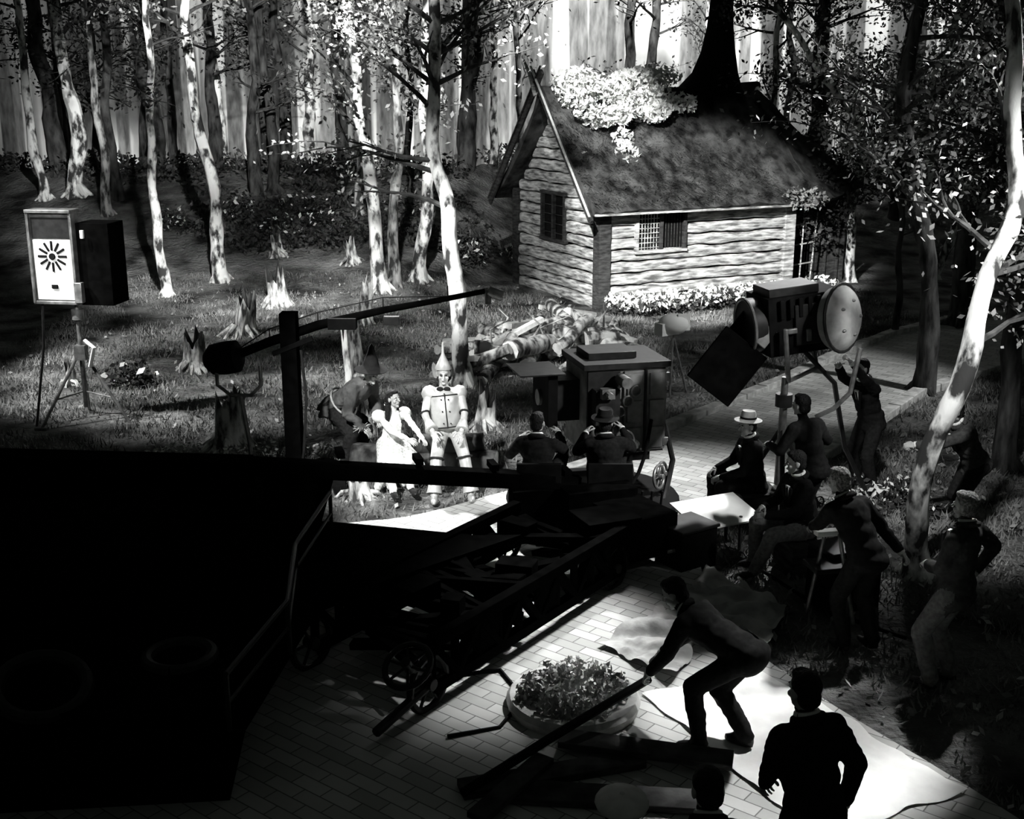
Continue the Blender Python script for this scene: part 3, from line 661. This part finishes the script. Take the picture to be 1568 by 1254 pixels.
b.lathe([(.001,.09),(.12,.085),(.25,.06),(.33,.01),(.38,-.05),(.34,-.16),(.001,-.16)],dc,MDISC,ax,28); b.torus(dc-ax*.04,.38,.02,MDARK,ax)
for a in range(5):
    x,y,_=basis(ax); b.ell(dc+ax*.06+x*.2*math.cos(a*1.26)+y*.2*math.sin(a*1.26),(.035,.035,.02),MMETAL)
fc=C1+R1@V((-.92,-.2,-.38)); Rf=Matrix.Rotation(math.radians(8),3,'Z')@Matrix.Rotation(math.radians(38),3,'Y')
b.box(fc,(.62,.04,.7),MCLOTHB,Rf); b.box(fc+V((.3,.3,.3)),(.5,.03,.5),MBLACK,Rf)
b.box(fc+V((.42,.0,.34)),(.14,.03,.24),MDISC,Rf)
b.tube([C1+R1@V((-.3,-.4,0)),C1+R1@V((-.3,-.42,-.5)),C1+R1@V((-.1,0,-.72)),C1+R1@V((.25,.0,-.62)),C1+R1@V((.35,.35,-.3)),C1+R1@V((.35,.4,0))],.03,MMETAL,8)
b.build('lamp_head',origin=C1,bevel=.01,parent=ar)
b=MB(); bs=V((3.15,13.4,0)); b.tube([bs+UP*.4,bs+UP*1.7],[.06,.04],MMETAL,12); b.tube([bs+UP*1.35,bs+UP*1.5],.1,MDARK,12)
for a in (.4,2.5,4.6):
    e=bs+V((math.cos(a)*.6,math.sin(a)*.6,.03)); b.tube([bs+UP*1.1,e],.03,MDARK,8); wheel(b,e+UP*.06,.08,(math.sin(a),-math.cos(a),0))
b.tube([bs+V((.2,0,2.0)),bs+V((.6,.1,1.6)),bs+V((.8,.2,.8)),bs+V((1.2,.2,.05))],.03,MDARK,6)
b.tube([bs+V((.75,-.3,2.1)),bs+V((.66,-.35,1.6)),bs+V((.5,-.3,1.4)),bs+V((.3,-.3,1.3))],.03,MMETAL,6)
b.build('lamp_stand',origin=bs,parent=ar)
b=MB(); q=V((2.65,19.3,0))
b.ell(q+UP*1.18,(.26,.16,.18),MWHITE,n=14); b.box(q+V((-.15,0,1.1)),(.25,.2,.2),MWHITE,.6); b.box(q+V((.16,-.05,1.22)),(.22,.03,.28),MWHITE,.3)
for a in (.3,2.4,4.5): b.tube([q+UP*1.0,q+V((math.cos(a)*.28,math.sin(a)*.28,0))],.018,MMETAL,6)
b.build('small_floodlight',origin=q)
b=MB()
Rb=Matrix.Rotation(.45,3,'Z')@Matrix.Rotation(.2,3,'X'); b.box((2.25,12.4,.42),(.85,.6,.02),MWHITE,Rb)
for q in ((1.95,12.2),(2.5,12.3),(2.4,12.6)): b.tube([(q[0],q[1],0),(q[0],q[1],.4)],.02,MDARK,6)
b.build('reflector_board',origin=(2.25,12.4,0))
b=MB(); b.box((1.85,11.9,.22),(.5,.42,.44),MBLACK,.6); b.box((1.85,11.9,.46),(.54,.46,.04),MDARK,.6); b.box((1.66,11.65,.25),(.1,.03,.04),MMETAL,.6); b.build('equipment_case',origin=(1.85,11.9,0),bevel=.01)
def tarp(name,pts,z,m,amp=.05,N_=24):
    b=MB(); P=[V(q) for q in pts]; vs=[]
    for j in range(N_+1):
        for i in range(N_+1):
            u,v=i/N_,j/N_; q=P[0]*(1-u)*(1-v)+P[1]*u*(1-v)+P[2]*u*v+P[3]*(1-u)*v
            h=abs(mnoise.noise(V((q.x*2.7,q.y*2.7,z))))*amp*3+abs(mnoise.noise(V((q.x*7,q.y*7,5))))*amp
            vs.append((q.x+.08*mnoise.noise(V((q.x*3,q.y*3,2))),q.y+.08*mnoise.noise(V((q.x*3,q.y*3,9))),z+h+.005))
    b.add(vs,[(j*(N_+1)+i,j*(N_+1)+i+1,(j+1)*(N_+1)+i+1,(j+1)*(N_+1)+i) for j in range(N_) for i in range(N_)],m); b.build(name,ang=80)
tarp('canvas_tarp',[(.75,9.9),(1.35,9.2),(1.75,10.0),(1.45,10.7)],.04,MCANV)
tarp('canvas_tarp',[(1.6,10.6),(2.3,9.8),(2.7,10.6),(2.0,11.5)],.05,MCANV,.07)
tarp('white_ground_sheet',[(1.1,8.95),(2.05,7.0),(3.25,7.55),(2.15,9.45)],.04,MSHEET,.012,40)
b=MB(); b.box((1.0,8.0,.12),(1.3,.22,.05),MWOODD,-.25); b.box((.3,7.75,.07),(1.4,.2,.06),MWOODD,.3); b.box((.0,7.5,.12),(.9,.16,.05),MWOODD,1.0); b.box((.7,7.45,.07),(1.5,.25,.05),MWOODD,-.1); b.build('timber_planks',bevel=.006)
b=MB(); b.tube([(1.1,8.72,.32),(.3,8.0,.22),(-.35,7.45,.1)],.035,MBLACK,8); b.build('track_rail')
b=MB(); b.tube([(-.5,8.3,.05),(-.1,8.45,.04),(.1,8.9,.05),(-.1,9.4,.05),(-.5,9.3,.05),(-.9,9.6,.05)],.018,MBLACK,6); b.tube([(3,12.8,.05),(2.6,11.6,.06),(3,10.6,.06),(3.6,10,.06)],.02,MBLACK,6); b.build('power_cable')
b=MB(); b.box((3.25,10.9,.3),(.55,.45,.6),MBLACK,.4); b.box((3.2,10.85,.62),(.5,.4,.04),MDARK,.4); b.box((3.05,10.55,.55),(.5,.3,.05),MDARK,.2); b.tube([(2.8,10.5,.05),(2.95,10.55,.9)],.02,MMETAL); b.tube([(3.2,10.3,.05),(3.05,10.45,.9)],.02,MMETAL); b.box((3.0,10.5,.9),(.34,.1,.05),MWHITE,.2); b.build('equipment_cart',bevel=.008)
b=MB()
def hung(c,r,n,s):
    b.leaves(c,r,n,s,MLEAFD,.6); b.tube([V(c)+V((-r[0],0,0)),V(c)+V((0,0,.1)),V(c)+V((r[0],0,0))],.03,MBARKD,6)
hung((-10.2,15.7,7.9),(1.1,1.0,.8),85,.4); hung((-3.1,15.6,9.0),(1.2,.6,.6),70,.3)
b.build('dapple_gobo_branches')  # added foliage above the view, hung there to dapple the spots
# ================================================================= people
def rot_to(fwd,up):
    f=V(fwd).normalized(); u=(V(up)-f*V(up).dot(f)).normalized(); r=f.cross(u); return Matrix((r,f,u)).transposed()
def make_head():
    h=MB()
    h.ell((0,-.008,.03),(.076,.094,.096),MSKIN,n=20,k=14); h.ell((0,.022,-.045),(.057,.064,.072),MSKIN,n=16,k=12)
    h.cap((0,.088,.012),(0,.112,-.022),.009,.014,MSKIN); h.ell((0,.07,.022),(.055,.022,.012),MSKIN); h.ell((0,.066,-.1),(.026,.022,.018),MSKIN)
    h.ell((0,.084,-.058),(.024,.012,.012),MSKIN)
    for s_ in(-1,1): h.ell((s_*.078,-.008,-.005),(.011,.022,.033),MSKIN); h.ell((s_*.042,.06,-.03),(.022,.022,.022),MSKIN)
    return remesh(h,.007,2)
HEADV,HEADF=make_head()
def make_hand(curl):
    h=MB()
    h.ell((0,.045,0),(.042,.052,.015),MSKIN,n=14,k=10); h.cap((0,-.02,0),(0,.03,0),.026,.028,MSKIN)
    for i,(x,L_) in enumerate(((.031,.072),(.011,.08),(-.010,.074),(-.030,.058))):
        q=V((x,.082,0)); a=curl*.5; d=V((x*2,math.cos(a),-math.sin(a))).normalized()
        for k,fr in enumerate((.45,.32,.23)):
            e=q+d*L_*fr; h.cap(q,e,.0092-.0008*k,.0088-.0008*k,MSKIN,8); q=e; a+=curl; d=V((x*1.2,math.cos(a),-math.sin(a))).normalized()
    q=V((.03,.02,-.004))
    for d,L_ in ((V((.8,.6,-.25)),.038),(V((.35,.9,-.3-curl*.3)),.03),(V((.1,.95,-.35-curl*.3)),.022)):
        e=q+d.normalized()*L_; h.cap(q,e,.0115,.010,MSKIN,8); q=e
    return remesh(h,.0045,1)
HANDS={c:make_hand(c) for c in (.35,.9)}
def ik(a,t,l1,l2_,pole):
    a=V(a);t=V(t); d=t-a; D=d.length
    if D>(l1+l2_)*.985: t=a+d.normalized()*(l1+l2_)*.985; d=t-a; D=d.length
    x=(l1*l1-l2_*l2_+D*D)/(2*D); h=math.sqrt(max(0,l1*l1-x*x)); dn=d.normalized(); p_=V(pole); p_=(p_-dn*p_.dot(dn)).normalized()
    return a+dn*x+p_*h, t
def segd(P,a,b):
    a=np.array(a);b=np.array(b); ab=b-a; t=np.clip(((P-a)@ab)/max(1e-9,ab@ab),0,1); return np.linalg.norm(P-(a+t[:,None]*ab),axis=1)
def person(name,pel,neck,face,hands,feet,look=None,top=MSUIT,pants=MPANTS,shoe=MSHOE,skin=MSKIN,hair=MHAIR,hat=None,S=1.0,bulk=1.0,curl=.9,collar=True,elb=None,knee=None,sleeve=None,extra=None,toe=None,coat=True,fold=.011):
    pel=V(pel); sp=(V(neck)-pel).normalized(); neck=pel+sp*.52*S; f=V((face[0],face[1],0)).normalized(); rt=f.cross(UP).normalized()
    ff=(f-sp*f.dot(sp)).normalized() if abs(f.dot(sp))<.95 else UP*-1
    R=Matrix((rt,ff,sp)).transposed()
    look=V(look).normalized() if look else (f+sp*0)
    B=MB(); tags=[]; cf=1.0 if coat else .86
    def C(a,b_,r0,r1,tag): B.cap(a,b_,r0*S*bulk,r1*S*bulk,MSUIT,12); tags.append((V(a),V(b_),tag,(r0+r1)/2*S*bulk))
    def E(off,r,RR=R): c_=pel+R@(V(off)*S); B.ell(c_,[q*S*bulk*cf for q in r],MSUIT,RR,16,12)
    E((0,.0,.36),(.2,.135,.17)); E((0,.0,.2),(.185,.135,.18)); E((0,-.01,.04),(.19,.145,.15)); E((0,-.035,.44),(.175,.095,.09))
    if coat:
        E((0,-.015,-.07),(.2,.155,.12)); tags.append((pel+sp*.05,pel-sp*.11*S,'top',.17*S))
    tags.append((pel+sp*.0,neck-sp*.05,'top',.15*S))
    sh=[pel+R@(V((s_*.185,0,.455))*S) for s_ in(-1,1)]
    C(sh[0].lerp(neck,.1),sh[1].lerp(neck,.1),.075*cf,.075*cf,'top')
    hp=[pel+R@(V((s_*.095,0,-.03))*S) for s_ in(-1,1)]
    hands=list(hands); feet=list(feet); W=[];Wd=[];El=[];Kn=[]
    for i,s_ in enumerate((-1,1)):
        pole=(V(elb[i]) if elb else rt*s_*.6-f*.3-UP*.8)
        e,t=ik(sh[i],hands[i],.29*S,.255*S,pole); C(sh[i],e,.076*cf,.062*cf,'top'); C(e,t,.061*cf,.048*cf,'sleeve'); W.append(t); Wd.append((t-e).normalized()); El.append(e)
    for i,s_ in enumerate((-1,1)):
        pole=(V(knee[i]) if knee else f+rt*s_*.15)
        k,t=ik(hp[i],feet[i],.44*S,.43*S,pole); C(hp[i],k,.105,.08,'pants'); C(k,t-UP*0+(k-t)*.06,.08,.068,'pants'); Kn.append(k)
        td=V(toe[i]).normalized() if toe else f; B.ell(t+td*.07*S+UP*-.035*S,(.048*S,.135*S,.045*S),MSUIT,rot_to(td,UP),12,8); B.cap(t,t-UP*.03*S,.045*S,.04*S,MSUIT); tags.append((t-UP*.04*S-td*.05*S,t+td*.19*S-UP*.055*S,'shoe',.05))
    hc=neck+(sp*.55+UP*.6).normalized()*.165*S+look*.03*S
    B.cap(neck-sp*.04,hc-UP*.04*S,.058*S,.052*S,MSUIT,12); tags.append((neck+sp*.045,hc,'skin',.05))
    if extra:
        for a,b_,r0,r1,tag in extra(pel,R,neck,hp): B.cap(a,b_,r0,r1,MSUIT,14); tags.append((V(a),V(b_),tag,(r0+r1)/2))
    vv,fs_=remesh(B,.017,3)
    mm={'top':top,'sleeve':sleeve or top,'pants':pants,'shoe':shoe,'skin':skin,'dress':MGING}
    fc=np.array([vv[list(q)].mean(0) for q in fs_]); ds=np.stack([segd(fc,a,b_)-r_*1.0 for a,b_,t_,r_ in tags],1); ch=ds.argmin(1)
    out=MB()
    if skin is MTIN: nv=np.zeros(len(vv))
    else: nv=np.array([mnoise.noise(V(q)*8)+.7*mnoise.noise(V((q[0]*16,q[1]*16,q[2]*26))) for q in vv])*fold
    out.v=[tuple(q+np.array((a,a*.6,a*.8))) for q,a in zip(vv,nv)]; out.f=list(fs_); out.mi=[out.mid(mm[tags[c_][2]]) for c_ in ch]
    RH=rot_to(look,UP if abs(look.z)<.8 else f)
    out.add([hc+RH@(V(q)*S) for q in HEADV],HEADF,skin)
    for s_ in(-1,1):
        out.ell(hc+RH@(V((s_*.03,.079,.003))*S),(.014*S,.009*S,.008*S),MWHITE if skin is MSKIN else MEYE,RH); out.ell(hc+RH@(V((s_*.03,.086,.003))*S),.0055*S,MEYE); out.ell(hc+RH@(V((s_*.03,.083,.026))*S),(.018*S,.008*S,.004*S),hair or MEYE,RH)
    out.ell(hc+RH@(V((0,.093,-.058))*S),(.022*S,.006*S,.006*S),MLIP,RH)
    if hair:
        hb=MB(); hb.ell((0,-.02,.044),(.083,.095,.092),MSUIT,n=18,k=12); hb.ell((0,-.05,-.02),(.074,.058,.07),MSUIT,n=16,k=10); hb.ell((0,.03,.096),(.06,.055,.032),MSUIT)
        q_,f_=remesh(hb,.009,2); out.add([hc+RH@(V(a)*S+V((0,0,.002))+V(a)*.04*mnoise.noise(V(a)*50)) for a in q_],f_,hair)
    if collar:
        out.torus(neck+sp*.05*S,.06*S,.017*S,MSHIRT,sp+f*.2,18,8)
        out.torus(neck+sp*.02*S-ff*.01,.078*S,.028*S,top,sp+f*.3,18,8)
        out.box(pel+R@(V((0,.128,.39))*S),(.06*S,.02*S,.14*S),MSHIRT,R); out.box(pel+R@(V((0,.14,.36))*S),(.02*S,.014*S,.16*S),MFELTD,R)
        for s_ in (-1,1): out.box(pel+R@(V((s_*.05,.14,.34))*S),(.045*S,.018*S,.24*S),top,R@Matrix.Rotation(s_*.25,3,'Y'))
    for i,s_ in enumerate((-1,1)):
        hv,hf=HANDS[curl]; dd=Wd[i]; bk=(UP*.8+rt*s_*.4+f*.2) if abs(dd.z)<.8 else rt*s_
        RR=rot_to(dd,bk); mir=1 if (RR@V((1,0,0))).dot(-rt*s_)>0 else -1
        vsx=[W[i]+dd*.03*S+RR@(V((q[0]*mir,q[1],q[2]))*S) for q in hv]; out.add(vsx,hf if mir==1 else [t[::-1] for t in hf],skin)
        out.tube([W[i]-dd*.0*S,W[i]+dd*.045*S],.036*S*min(bulk,1.15),sleeve if sleeve else (MSHIRT if collar else top),10)
    ht=hc+RH@V((0,-.01*S,.075*S)); hu=RH@V((0,-.12,1)).normalized()
    if hat=='fedora' or hat=='fedora_dark':
        m_=MFELT if hat=='fedora' else MFELTD
        out.lathe([(.09,.0),(.155,-.012),(.16,-.004),(.1,.012),(.092,.02),(.086,.08),(.07,.105),(.03,.09),(.001,.088)],ht,m_,hu,24); out.lathe([(.096,.008),(.095,.04)],ht,MFELTD,hu,24)
    if hat=='cap':
        out.ell(ht+hu*.025,(.13,.145,.05),MFELT,RH,18,10); out.ell(ht+RH@V((0,.13,-.005)),(.08,.05,.012),MFELT,RH); out.ell(ht+hu*.075,.012,MFELT)
    if hat=='funnel': out.lathe([(.1,0),(.105,.01),(.07,.09),(.035,.16),(.02,.2),(.012,.34),(.001,.34)],ht-hu*.02,MTIN,hu,20)
    if hat=='scare':
        out.lathe([(.1,.01),(.21,-.03),(.215,-.02),(.115,.03),(.105,.06),(.09,.12),(.055,.2),(.035,.29),(.001,.33)],ht,MFELTD,hu,20)
    return out,dict(hc=hc,RH=RH,R=R,pel=pel,neck=neck,W=W,sh=sh,El=El,Kn=Kn,Wd=Wd)
def fin(out,name,pel): return out.build(name,origin=(pel[0],pel[1],0),ang=70)
def P(name,pel,neck,face,hands,feet,**k):
    o,i=person(name,pel,neck,face,hands,feet,**k); return fin(o,name,pel)
o,i=person('tin',(-.8,14.5,.74),(-.86,14.62,1.3),(.05,-1),[(-.62,14.18,.84),(-.99,14.18,.84)],[(-.5,13.93,.1),(-.95,13.85,.1)],top=MTIN,pants=MTIN,shoe=MTIN,skin=MTIN,hair=None,hat='funnel',S=1.06,collar=False,curl=.35,elb=[(1,.3,-.3),(-1,.3,-.3)],look=(.1,-1,-.05),coat=False,bulk=.9)
R=i['R'];pl=i['pel']
q0=pl+R@V((0,0,.02));q1=pl+R@V((0,0,.5)); ax=(q1-q0).normalized()
o.lathe([(.02,0),(.15,0),(.19,.03),(.205,.2),(.2,.38),(.17,.45),(.08,.5),(.06,.5)],q0,MTIN,ax,24)
o.box(pl+R@V((0,.2,.26)),(.014,.02,.44),MDARK,R); o.torus(q0+ax*.03,.19,.009,MDARK,ax,24,6); o.torus(q0+ax*.43,.18,.009,MDARK,ax,24,6)
for zz in (.1,.25,.4):
    for s_ in(-1,1): o.ell(pl+R@V((s_*.045,.205,zz)),.01,MDARK)
for s_,e in zip(i['sh'],(0,1)): o.lathe([(.09,-.06),(.105,0),(.08,.06),(.02,.09)],s_,MTIN,R@V((-.6 if e==0 else .6,0,.7)),16)
for w_,e_,d_ in zip(i['W'],i['El'],i['Wd']): o.lathe([(.05,-.14),(.058,-.1),(.085,-.0),(.08,.005),(.04,.0)],w_,MTIN,d_,16); o.torus(e_,.065,.012,MDARK,d_,16,6)
for kn,ft in zip(i['Kn'],((-.5,13.93,.1),(-.95,13.85,.1))):
    dd=(V(ft)-kn).normalized(); o.lathe([(.1,-.02),(.085,-.1),(.08,-.16)],V(ft),MTIN,dd,16); o.torus(kn,.09,.014,MDARK,dd,16,6); o.torus(kn.lerp(V(ft),.45),.082,.01,MDARK,dd,16,6)
for s_ in(-1,1): o.ell(i['neck']+V((s_*.045,-.1,.0)),(.045,.02,.03),MFELTD)
fin(o,'tin_man',(-.8,14.5))
def skirt(pel,R,neck,hp):
    out=[]
    for s_ in (-1.8,-.9,0,.9,1.8):
        k_=pel+R@V((s_*.12,.34,-.06))+V((0,0,-.06-.03*abs(s_)))
        out.append((pel+R@V((s_*.04,.02,.02)),k_,.13,.1,'dress')); out.append((k_,pel+R@V((s_*.19,.44,-.36)),.1,.05,'dress'))
    out.append((pel,neck-V((0,0,.14)),.125,.115,'dress')); return out
o,i=person('girl',(-1.55,14.65,.5),(-1.52,14.6,1.05),(.45,-.9),[(-1.12,14.3,.7),(-1.22,14.2,.64)],[(-1.22,13.93,.1),(-1.45,13.88,.1)],top=MSHIRT,pants=MSHIRT,skin=MSKIN,hair=MHAIR,S=.92,bulk=.86,collar=False,curl=.35,look=(.8,-.6,.1),extra=skirt,coat=False)
for s_ in(-1,1):
    c=i['hc']+i['RH']@V((s_*.085,-.03,-.03)); o.tube([c,c+V((s_*.01,0,-.09)),c+i['R']@V((s_*.01,.05,-.2)),c+i['R']@V((0,.06,-.28))],[.034,.04,.034,.014],MHAIR,8); o.ell(c+V((0,0,-.03)),(.04,.02,.02),MWHITE)
    o.tube([i['pel']+i['R']@V((s_*.07,.09,.1)),i['pel']+i['R']@V((s_*.075,.115,.32)),i['pel']+i['R']@V((s_*.08,.04,.45)),i['pel']+i['R']@V((s_*.07,-.1,.3))],.022,MGING,6)
o.ell(i['hc']+i['RH']@V((0,-.04,0)),(.088,.075,.1),MHAIR,i['RH'],16,10)
for q in i['sh']: o.ell(q,(.095,.095,.085),MSHIRT)
fin(o,'girl_in_gingham_dress',(-1.55,14.65))
def hem(pel,R,neck,hp):
    out=[]
    for a in range(8):
        t=a*math.pi/4; out.append((pel+R@V((.1*math.cos(t),.06*math.sin(t),.12)),pel+R@V((.2*math.cos(t),.16*math.sin(t),-.17)),.09,.05,'top'))
    return out
o,i=person('scare',(-2.3,15.35,.84),(-1.9,15.15,1.2),(.85,-.5),[(-1.78,15.3,.72),(-1.95,14.95,.66)],[(-2.1,15.5,.1),(-2.2,15.1,.1)],top=MBAG,pants=MPANTS,skin=MSTRAW,hair=None,hat='scare',S=1.04,bulk=1.2,collar=False,look=(.75,-.6,-.2),curl=.35,fold=.022,extra=hem)
for q in i['W']+[V((-2.1,15.5,.16)),V((-2.2,15.1,.16)),i['neck']+V((0,0,.04))]:
    for k in range(34):
        a=random.uniform(0,6.28); d_=V((math.cos(a),math.sin(a),random.uniform(-.6,.3)))*.12; o.tube([q,q+d_],[.005,.002],MSTRAW,4,cap=False)
for k in range(50):
    a=random.uniform(0,6.28); q=i['pel']+i['R']@V((.2*math.cos(a),.17*math.sin(a),-.14)); o.tube([q,q+V((random.uniform(-.05,.05),random.uniform(-.05,.05),-.1))],[.006,.002],MSTRAW,4,cap=False)
o.torus(i['pel']+i['R']@V((0,0,.1)),.215,.014,MSTRAW,i['R']@V((0,0,1)),20,6)
fin(o,'scarecrow',(-2.3,15.35))
P('camera_operator',(.3,12.98,.56),(.28,13.02,1.1),(.2,1),[(.1,13.4,.95),(.55,13.42,1.0)],[(.15,13.42,.36),(.5,13.4,.36)],look=(.3,1,0))
P('camera_operator',(1.1,12.98,.56),(1.06,13.02,1.1),(0,1),[(.85,13.4,1.0),(1.3,13.42,1.05)],[(.95,13.4,.36),(1.25,13.4,.36)],hat='fedora_dark')
P('man_in_light_fedora',(2.8,13.2,.5),(2.74,13.18,1.0),(-1,-.15),[(2.42,13.05,.6),(2.4,13.32,.62)],[(2.4,13.08,.1),(2.38,13.34,.1)],hat='fedora',top=MSUIT,look=(-1,-.3,-.1))
b=MB(); b.box((2.84,13.2,.19),(.42,.42,.38),MWOODD,.1); b.box((2.84,13.2,.39),(.46,.46,.03),MWOODD,.1); b.build('wooden_crate',bevel=.008)
P('grey_haired_crewman',(3.12,9.85,.94),(2.93,9.95,1.4),(-.5,.85),[(2.75,10.35,1.0),(3.55,9.95,.82)],[(2.98,9.8,.1),(3.25,9.85,.1)],hair=MHAIRG,look=(-.5,.85,-.15))
P('crewman_in_light_trousers',(3.66,9.15,.93),(3.72,9.2,1.46),(-.7,.7),[(3.5,9.35,1.05),(3.9,9.35,1.0)],[(3.52,9.1,.1),(3.74,9.25,.1)],pants=MPANTL,top=MSUIT2,hair=MHAIRG)
P('crewman_leaning_forward',(5.15,12.7,.9),(4.9,12.62,1.35),(-1,-.1),[(4.42,12.5,1.15),(4.55,12.85,1.05)],[(5.1,12.55,.1),(5.25,12.9,.1)],top=MSUIT2,look=(-1,-.1,-.2))
P('lamp_operator',(4.45,14.3,.95),(4.3,14.22,1.46),(-1,-.5),[(3.85,13.75,1.95),(3.9,14.0,1.7)],[(4.5,14.15,.1),(4.4,14.5,.1)],look=(-1,-.5,.1))
P('crewman_in_sweater',(3.3,12.5,.92),(3.18,12.5,1.4),(-.6,.8),[(2.85,12.65,1.1),(3.4,12.95,1.15)],[(3.12,12.4,.1),(3.4,12.5,.1)],top=MSUIT,collar=False)
P('crewman_bending_over',(1.75,8.25,.78),(1.36,8.5,1.0),(-.75,.55),[(1.02,8.55,.36),(1.12,8.8,.4)],[(1.42,8.05,.12),(1.8,8.15,.12)],look=(-.8,.4,-.45),collar=True)
P('crewman_standing',(1.72,6.0,.95),(1.66,6.05,1.5),(-.4,.9),[(1.5,6.25,.95),(1.95,6.15,.9)],[(1.6,5.95,.1),(1.85,6.0,.1)])
P('crewman_standing',(1.0,5.3,.72),(1.02,5.45,1.22),(-.1,1),[(.82,5.75,.8),(1.25,5.7,.8)],[(.88,5.4,.1),(1.12,5.45,.1)],look=(-.1,1,-.4))
P('crewman_in_flat_cap',(.52,4.9,.86),(.52,4.96,1.4),(0,1),[(.3,5.2,.85),(.75,5.2,.85)],[(.4,4.85,.1),(.64,4.9,.1)],hat='cap')
P('seated_crewman',(3.0,11.7,.52),(2.95,11.7,1.04),(-.9,-.3),[(2.62,11.5,.7),(2.62,11.75,.7)],[(2.5,11.45,.12),(2.55,11.75,.12)],pants=MPANTL,top=MSUIT,look=(-1,.1,-.1))
b=MB(); b.box((3.02,11.72,.2),(.4,.4,.4),MWOODD,.3); b.build('wooden_crate',bevel=.008)
# ================================================================= lights
def spot(name,loc,tgt,E,ang,blend=.4,size=.25):
    l=bpy.data.lights.new(name,'SPOT'); l.energy=E; l.spot_size=math.radians(ang); l.spot_blend=blend; l.shadow_soft_size=size
    o=bpy.data.objects.new(name,l); COL.objects.link(o); o.location=loc; o.rotation_euler=(V(tgt)-V(loc)).to_track_quat('-Z','Y').to_euler(); return o
spot('stage_spot_cast',(-4.5,5.5,9.5),(-1.3,14.5,.7),13500,15,.6,.35)
spot('stage_spot_grass',(-9,14,9),(-4.6,18.2,0),4500,22,.8,.2)
spot('stage_spot_grass',(-6,15,10),(-2.7,20.3,0),5500,16,.8,.2)
spot('added_spot_wood_pile',(-5,12,9),(.7,21.8,.4),12000,13,.7,.25)  # extra spot added to lift the dim log pile
spot('stage_spot_cabin',(-2,10,10),(4.4,28.3,1.4),42000,18,.4,.25)
spot('stage_spot_gable',(-9,14,9),(1.0,29.5,2.6),5000,13,.6)
spot('stage_spot_road',(7,24,11),(1.7,12.8,0),23000,19,.6,.5)
spot('stage_spot_road_left',(-4,22,9.5),(-.7,12.9,0),24000,11,.4)
spot('stage_spot_roadback',(12,14,10),(4.6,20.3,0),4500,30,.7)
spot('stage_spot_front_floor',(6.0,14,9),(2.2,8.4,0),14000,12.5,.25)
spot('stage_spot_planter',(4,16,9),(.2,9.9,0),7500,13,.6)
spot('stage_spot_clearing',(-12,14,10),(-4.6,22,0),24000,38,.6,.25)
spot('stage_spot_trees',(-2,12,10.5),(-6,30.5,3.2),34000,36,.6,.2)
spot('stage_spot_near_birch',(-3,9,8),(-1.1,19.9,2.6),4500,18,.7,.12)
spot('added_spot_lamp_panel',(-5,8,6),(-6.7,17.4,2.5),3200,12,.7)  # extra spot added only to brighten the shadowed lamp panel
spot('stage_spot_crew_rim',(8,8,7),(1.9,13.6,1.2),4500,24,.7,.4)
spot('stage_spot_birch',(1.0,5,9),(4.5,11.3,2.6),4500,18,.6)
spot('stage_spot_blossom',(0,18,10.5),(2.0,28.6,4.6),13000,14,.6)
for x,E in ((-14.5,3500),(-9.5,2200),(-6,1200),(-1.5,9500),(3.5,6000),(9,8000),(14,3000)):
    spot('backdrop_flood',(x,42.3,1.0),(x,46,3.6),E,120,.6,.5)
for x,E in ((-14,2000),(-5,3200),(4,13000),(12,8000)): spot('backdrop_wash',(x,36,13),(x,46,6),E,85,.8,.5)
w=bpy.data.worlds.new('dark_stage'); bpy.context.scene.world=w; w.use_nodes=True; w.node_tree.nodes['Background'].inputs[0].default_value=(.9,1,.9,1); w.node_tree.nodes['Background'].inputs[1].default_value=.02
cd=bpy.data.cameras.new('camera'); co=bpy.data.objects.new('camera',cd); COL.objects.link(co); bpy.context.scene.camera=co
co.location=(0,0,4.9); co.rotation_euler=(math.radians(75),0,0); cd.lens=42; cd.sensor_width=36; cd.clip_end=200
bpy.context.scene.view_settings.view_transform='Standard'
